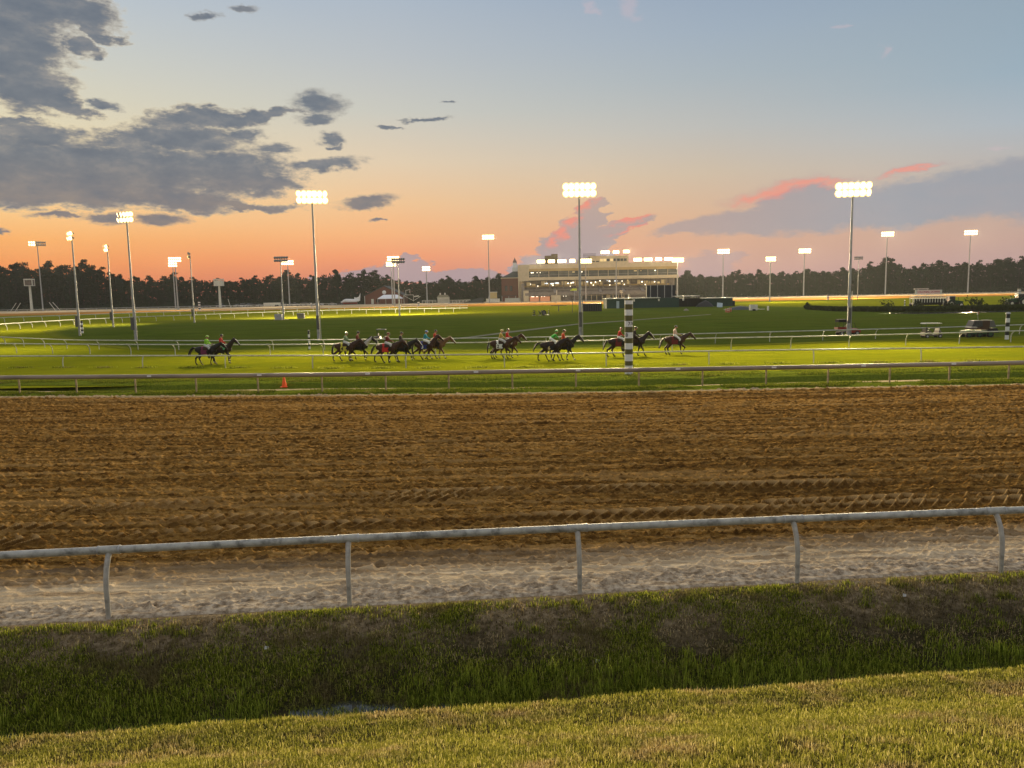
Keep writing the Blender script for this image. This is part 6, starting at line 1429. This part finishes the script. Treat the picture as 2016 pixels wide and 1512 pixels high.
def tractor(label, px, py, flip, s=1.0):
    p = gp(px, py); t = thing('tractor', label, 'tractor', p, math.pi if flip else 0, 'dark green tractors'); t.scale = (s,) * 3
    MB().prism([(0.2, 0.8), (2.3, 0.7), (2.4, 1.35), (0.3, 1.65)], 'y', -0.4, 0.4).build('bonnet', M_green, t)
    MB().prism([(-1.1, 0.9), (0.35, 0.9), (0.25, 2.5), (-0.9, 2.5)], 'y', -0.65, 0.65).build('cab', M_glass, t); MB().box((-0.35, 0, 2.58), (1.5, 1.5, 0.14)).build('roof', M_offw, t)
    for y in (-0.66, 0.66):
        for x0, x1 in ((-1.1, -0.9), (0.35, 0.25)): MB().tube([(x0, y, 0.9), (x1, y, 2.5)], 0.05, 6).build('cab_post', M_green, t)
    for y in (-0.85, 0.85): wheel(t, -0.7, y, 0.85, 0.5, M_cream); wheel(t, 1.7, y * 0.8, 0.55, 0.38, M_cream)
    for y in (-0.85, 0.85): MB().prism([(-1.5, 1.2), (-0.7, 1.9), (0.1, 1.3), (0.1, 1.2), (-0.7, 1.78), (-1.4, 1.15)], 'y', y - 0.25, y + 0.25).build('fender', M_green, t)
    MB().tube([(1.5, 0.2, 1.5), (1.5, 0.2, 2.3)], 0.05, 6).build('exhaust', M_black, t)
    return t
tractor('dark green tractor hitched to the right end of the starting gate', 1874, 605, False, 0.95)
tractor('dark green tractor cut off by the right edge above the reeds', 2003, 602, True, 1.05)
# starting gate
p = gp(1826, 602.5); sg = thing('starting_gate', 'long starting gate with dark stalls and a pale pink banner on top', 'starting gate', p); K = FPX / p.y
L = 62 / K; b = MB()
b.box((0, 0, 0.62), (L, 2.2, 0.5)); b.build('base_frame', M_black, sg)
for i in range(13):
    x = -L / 2 + L * i / 12; q = MB(); q.box((0, -0.98, 1.25), (0.13, 0.12, 1.5)); q.box((0, 0, 1.5), (0.10, 2.0, 0.2)); q.box((0, 0.9, 1.25), (0.13, 0.12, 1.5)); q.build('stall_post', M_offw, sg, (x, 0, 0.35))
for i in range(12): MB().box((-L / 2 + L * (i + 0.5) / 12, -0.85, 1.0), (L / 12 * 0.8, 0.1, 1.5)).build('stall_door', M_black, sg)
b = MB(); b.box((0, 0, 2.35), (L * 0.98, 1.8, 0.18)); b.box((0, -0.8, 2.7), (L * 0.9, 0.08, 0.08)); b.build('top_frame', M_offw, sg)
bn = MB().box((-0.2, -0.6, 3.35), (L * 0.78, 0.10, 0.95)).build('banner', mat('pale_pink_banner', (0.80, 0.60, 0.54), 0.6, var=0.12, scale=1), sg)
me = text_mesh('COLONIAL DOWNS', 0.62, mat('red_lettering', (0.45, 0.05, 0.05), 0.6), 0.01, 0.01); q = link('lettering', me, bn, (-0.2, -0.66, 3.35)); q.rotation_euler = (math.radians(90), 0, 0)
for x in (-0.42, 0.36): MB().box((L * x, -0.62, 3.35), (0.5, 0.14, 0.98)).build('banner_end', M_offw, bn)
b = MB(); b.box((L * -0.2, 0.3, 4.1), (L * 0.45, 0.5, 0.2)); b.tube([(-L * 0.3, 0.2, 2.4), (-L * 0.3, 0.2, 4.0)], 0.06, 6); b.tube([(L * 0.0, 0.2, 2.4), (L * 0.0, 0.2, 4.0)], 0.06, 6); b.build('top_rack', M_steel, sg)
for x in (-L * 0.47, L * 0.47):
    for y in (-0.9, 0.9): wheel(sg, x, y, 0.4, 0.3)

# ------------------------------------------------------------------ grass of the bank and the lawn
def blade_mat(name, stops, dry, patch_scale, k_dry):
    m = bpy.data.materials.new(name); m.use_nodes = True; g = NG(m.node_tree); g.n.remove(g.n['Principled BSDF']); out = g.n['Material Output']
    geo = g.new('ShaderNodeNewGeometry')
    c = g.ramp(geo.outputs['Random Per Island'], stops)
    n = g.noise(geo.outputs['Position'], patch_scale, 4, 0.6); n2 = g.noise(geo.outputs['Position'], patch_scale * 3.3, 3, 0.6)
    c2 = g.ramp(geo.outputs['Random Per Island'], dry)
    c = g.mix(g.remap(g.math('ADD', n, g.math('MULTIPLY', n2, 0.45)), k_dry[0], k_dry[1]), c, c2)
    a = g.new('ShaderNodeBsdfDiffuse'); b = g.new('ShaderNodeBsdfTranslucent'); g.put(a.inputs[0], c); g.put(b.inputs[0], c)
    mx = g.new('ShaderNodeMixShader'); mx.inputs[0].default_value = 0.46; g.l.new(a.outputs[0], mx.inputs[1]); g.l.new(b.outputs[0], mx.inputs[2]); g.l.new(mx.outputs[0], out.inputs[0])
    return m
M_lawn = blade_mat('lawn_blades', [(0, (0.11, 0.125, 0.013)), (0.45, (0.27, 0.26, 0.040)), (0.8, (0.46, 0.42, 0.08)), (1, (0.72, 0.62, 0.22))], [(0, (0.16, 0.11, 0.035)), (0.5, (0.40, 0.29, 0.11)), (1, (0.72, 0.58, 0.30))], 1.1, (0.70, 0.89))
M_bankg = blade_mat('bank_blades', [(0, (0.03, 0.045, 0.006)), (0.4, (0.10, 0.13, 0.012)), (0.75, (0.30, 0.33, 0.03)), (1, (0.62, 0.62, 0.10))], [(0, (0.10, 0.08, 0.03)), (0.5, (0.19, 0.155, 0.06)), (1, (0.3, 0.25, 0.1))], 1.0, (0.74, 0.9))
M_sedge = blade_mat('sedge_blades', [(0, (0.05, 0.08, 0.009)), (0.5, (0.20, 0.25, 0.022)), (1, (0.50, 0.54, 0.08))], [(0, (0.12, 0.11, 0.03)), (1, (0.26, 0.23, 0.08))], 2.0, (0.85, 1.0))
def blades(n, x, v, h, w, lean, r_, curl=0.5):
    y = vy(x, v); z = bank_z(x, y, v); a = r_.random(n) * 6.283; d = r_.random(n) * 6.283; l = np.abs(r_.normal(size=n)) * lean
    dx, dy = np.cos(a) * w, np.sin(a) * w; ux, uy = np.cos(d), np.sin(d); u = np.minimum(l, 0.97)
    hz = np.sqrt(1 - u ** 2) * h; o = u * h
    pts = [(x - dx, y - dy, z - 0.01), (x + dx, y + dy, z - 0.01), (x + ux * o * 0.4 + dx * 0.75, y + uy * o * 0.4 + dy * 0.75, z + hz * 0.62), (x + ux * o * 0.4 - dx * 0.75, y + uy * o * 0.4 - dy * 0.75, z + hz * 0.62),
           (x + ux * o * (1 + curl * u), y + uy * o * (1 + curl * u), z + hz * (1 - 0.25 * u))]
    V = np.stack([np.stack(p, 1) for p in pts], 1).reshape(-1, 3); k = np.arange(n) * 5
    T = np.concatenate([np.stack([k, k + 1, k + 2], 1), np.stack([k, k + 2, k + 3], 1), np.stack([k + 3, k + 2, k + 4], 1)], 0)
    return V, T
def grass_obj(name, sets, m, label):
    Vs = []; Ts = []; o = 0
    for V, T in sets: Vs.append(V); Ts.append(T + o); o += len(V)
    return tag(link(name, big_mesh(name, np.concatenate(Vs), np.concatenate(Ts), m, smooth=False)), label, 'grass', kind='stuff')
r_ = np.random.default_rng(9)
# lawn
n = 260000; x = (r_.random(n) - 0.5) * 16; v = -3.10 - 4.6 * r_.random(n) ** 1.0
dens = fbm(x * 1.3, v * 1.3, 3, 41); k = r_.random(n) < np.clip(0.35 + 1.5 * (dens - 0.25), 0.15, 1); x, v, dens = x[k], v[k], dens[k]; n = len(x)
h = (0.022 + 0.032 * r_.random(n)) * (0.55 + 1.1 * fbm(x * 0.8, v * 0.8, 3, 43)) * np.where(v > -3.5, 1.25, 1.0)
s1 = blades(n, x, v, h, 0.0035 + 0.003 * r_.random(n), 0.55, r_)
n = 16000; x = (r_.random(n) - 0.5) * 16; v = -3.10 - 4.6 * r_.random(n); k = fbm(x * 2.2, v * 2.2, 2, 47) > 0.56; x, v = x[k], v[k]
s2 = blades(len(x), x, v, 0.05 + 0.05 * r_.random(len(x)), 0.004, 0.4, r_)
n = 50000; x = (r_.random(n) - 0.5) * 16; v = -3.2 - 4.5 * r_.random(n); s3 = blades(n, x, v, 0.05 + 0.05 * r_.random(n), 0.003, 0.99, r_, 0.1)   # flat dry thatch
grass_obj('lawn_grass', [s1, s2, s3], M_lawn, 'mown yellow green lawn with dry patches in the foreground')
# bank
n = 330000; x = (r_.random(n) - 0.5) * 22; v = -0.02 - 2.7 * r_.random(n)
p = fbm(x * 0.75, v * 1.1, 4, 51); cover = np.clip((-v - 0.45) / 1.3, 0, 1) * 0.85 + (p - 0.5) * 3.2 + 0.02 + 0.012 * x + 0.35 * np.exp(-((v + 0.1) / 0.13) ** 2)
k = r_.random(n) < np.clip(cover, 0.015, 1.0); x, v = x[k], v[k]; n = len(x)
h = (0.03 + 0.05 * r_.random(n)) * (0.6 + 0.8 * fbm(x * 1.5, v * 1.5, 2, 53)) * (0.8 + 0.35 * np.clip(-v - 0.5, 0, 1.6))
s1 = blades(n, x, v, h, 0.0032 + 0.003 * r_.random(n), 0.7, r_)
n = 500; tx = (r_.random(n) - 0.5) * 22; tv = -0.1 - 1.9 * r_.random(n) ** 1.3; x = np.repeat(tx, 55) + r_.normal(size=n * 55) * 0.07; v = np.clip(np.repeat(tv, 55) + r_.normal(size=n * 55) * 0.05, -3, -0.03)
s2 = blades(len(x), x, v, 0.05 + 0.06 * r_.random(len(x)), 0.004, 0.5, r_)
grass_obj('bank_grass', [s1, s2], M_bankg, 'short dark patchy grass on the ditch bank')
# dead stems and thatch lying on the bare soil
M_thatch = blade_mat('dead_thatch', [(0, (0.06, 0.042, 0.022)), (0.5, (0.32, 0.235, 0.110)), (1, (0.66, 0.53, 0.28))], [(0, (0.04, 0.03, 0.016)), (1, (0.16, 0.12, 0.06))], 1.6, (0.66, 0.84))
n = 48000; x = (r_.random(n) - 0.5) * 22; v = -0.15 - 1.75 * r_.random(n)
grass_obj('bank_thatch', [blades(n, x, v, 0.03 + 0.06 * r_.random(n), 0.004 + 0.004 * r_.random(n), 1.6, r_, 0.1)], M_thatch, 'dead brown stems lying on the bare soil of the ditch bank')
# tall sedge along the ditch
n = 800; tx = (r_.random(n) - 0.5) * 22; tv = -2.0 + 0.20 * r_.normal(size=n); k = (r_.random(n) < np.clip(0.25 + 1.7 * (fbm(tx * 0.55, tx * 0, 3, 61) - 0.38) + 0.03 * tx, 0.04, 1)); k &= ~(np.abs(tx + 2.6) < 0.9); tx, tv = tx[k], tv[k]; n = len(tx)
m_ = 20; x = np.repeat(tx, m_) + r_.normal(size=n * m_) * 0.05; v = np.clip(np.repeat(tv, m_) + r_.normal(size=n * m_) * 0.05, -2.5, -1.0)
s1 = blades(len(x), x, v, (0.08 + 0.17 * r_.random(len(x))) * np.repeat(0.5 + 0.7 * r_.random(n), m_), 0.005, 0.28, r_, 0.8)
n = 12000; x = (r_.random(n) - 0.5) * 22; v = -2.15 + 0.28 * r_.normal(size=n); k = (fbm(x * 0.7, v * 0, 3, 67) > 0.42) & ~(np.abs(x + 2.6) < 0.9); x, v = x[k], v[k]
s2 = blades(len(x), x, v, 0.06 + 0.10 * r_.random(len(x)), 0.005, 0.6, r_)
grass_obj('ditch_sedge', [s1, s2], M_sedge, 'taller green sedge growing along the ditch')
# ragged grass in the verge under the brown rail
def verge_blades(n, vlo, vhi, h0, h1, seed, thr):
    q = np.random.default_rng(seed); x = (q.random(n) - 0.5) * 70; v = vlo + (vhi - vlo) * q.random(n); k = fbm(x * 0.5, v * 1.4, 3, seed) > thr; x, v = x[k], v[k]; n = len(x)
    y = far_lip(x) + v; z = verge_z(x, y, v); a = q.random(n) * 6.283; w = 0.02; h = h0 + (h1 - h0) * q.random(n); l = q.normal(size=(n, 2)) * 0.35 * h[:, None]
    V = np.stack([np.stack([x - np.cos(a) * w, y - np.sin(a) * w, z - 0.02], 1), np.stack([x + np.cos(a) * w, y + np.sin(a) * w, z - 0.02], 1), np.stack([x + l[:, 0], y + l[:, 1], z + h], 1)], 1).reshape(-1, 3)
    return V, np.arange(3 * n).reshape(n, 3)
M_vb = blade_mat('verge_blades', [(0, (0.06, 0.085, 0.010)), (0.5, (0.13, 0.16, 0.016)), (1, (0.20, 0.21, 0.03))], [(0, (0.16, 0.14, 0.04)), (1, (0.3, 0.26, 0.1))], 0.6, (0.8, 1.0))
grass_obj('verge_tufts', [verge_blades(70000, 0.45, 1.7, 0.05, 0.13, 71, 0.45), verge_blades(40000, 3.0, 4.4, 0.05, 0.14, 73, 0.40), verge_blades(70000, 5.7, 8.3, 0.05, 0.14, 75, 0.42), verge_blades(5000, 4.4, 5.7, 0.05, 0.12, 77, 0.5)], M_vb, 'ragged grass tufts along the inner dirt rail')
# longer grass left standing round the posts of the turf rail
q = np.random.default_rng(83); V = []
for px, py in RB2[1:-1] + [(121, 724), (289, 724), (467, 724.5), (654, 725.5), (844, 724.8), (1037, 723.2), (1233, 720.5), (1432, 717), (1632, 714.6), (1828, 712.3)]:
    p = gp(px, py)
    for k in range(420):
        dx, dy = q.normal() * 0.42, q.normal() * 0.16; a = q.random() * 6.28; h = 0.13 * (0.4 + q.random()); l = q.normal(size=2) * 0.05
        V += [(p.x + dx - 0.012 * math.cos(a), p.y + dy - 0.012 * math.sin(a), 0), (p.x + dx + 0.012 * math.cos(a), p.y + dy + 0.012 * math.sin(a), 0), (p.x + dx + l[0], p.y + dy + l[1], h)]
V = np.array(V); grass_obj('post_tufts', [(V, np.arange(len(V)).reshape(-1, 3))], M_bankg, 'dark tufts of uncut grass round the posts of the turf rail')
# a scrap of litter on the bank
for px, py, lab in ((524, 1281, 'small grey leaf-like scrap on the dark bank below the second rail post'), (1176, 1307, 'tiny white scrap low on the dark bank'), (1781, 1177, 'small white scrap on the bank near the right rail post')):
    z = -0.1
    for _ in range(30):
        p = gp(px, py, z); v = p.y - V0 - SLOPE * p.x; z = z + 0.5 * (float(bank_z(np.array(p.x), np.array(p.y), np.array(v))) - z)
    p.z = z + 0.02; t = MB().add([(-0.03, 0, 0), (0.03, 0.01, 0.0), (0.035, 0.02, 0.035), (-0.02, 0.02, 0.05), (0.0, 0.03, 0.02)], [(0, 1, 4), (1, 2, 4), (2, 3, 4), (3, 0, 4)]).build('litter_scrap', M_mwhite, None, p); tag(t, lab, 'litter')

# ------------------------------------------------------------------ the evening air
hm = bpy.data.materials.new('evening_haze'); hm.use_nodes = True; g = NG(hm.node_tree); g.n.clear()
pv = g.new('ShaderNodeVolumePrincipled'); pv.inputs['Color'].default_value = (0.86, 0.90, 0.95, 1); pv.inputs['Density'].default_value = 0.00008; pv.inputs['Anisotropy'].default_value = 0.2
ho = g.new('ShaderNodeOutputMaterial'); g.l.new(pv.outputs[0], ho.inputs['Volume'])
tag(MB().span(-420, 420, -6, 600, -1.8, 48).build('haze', hm), kind='stuff')
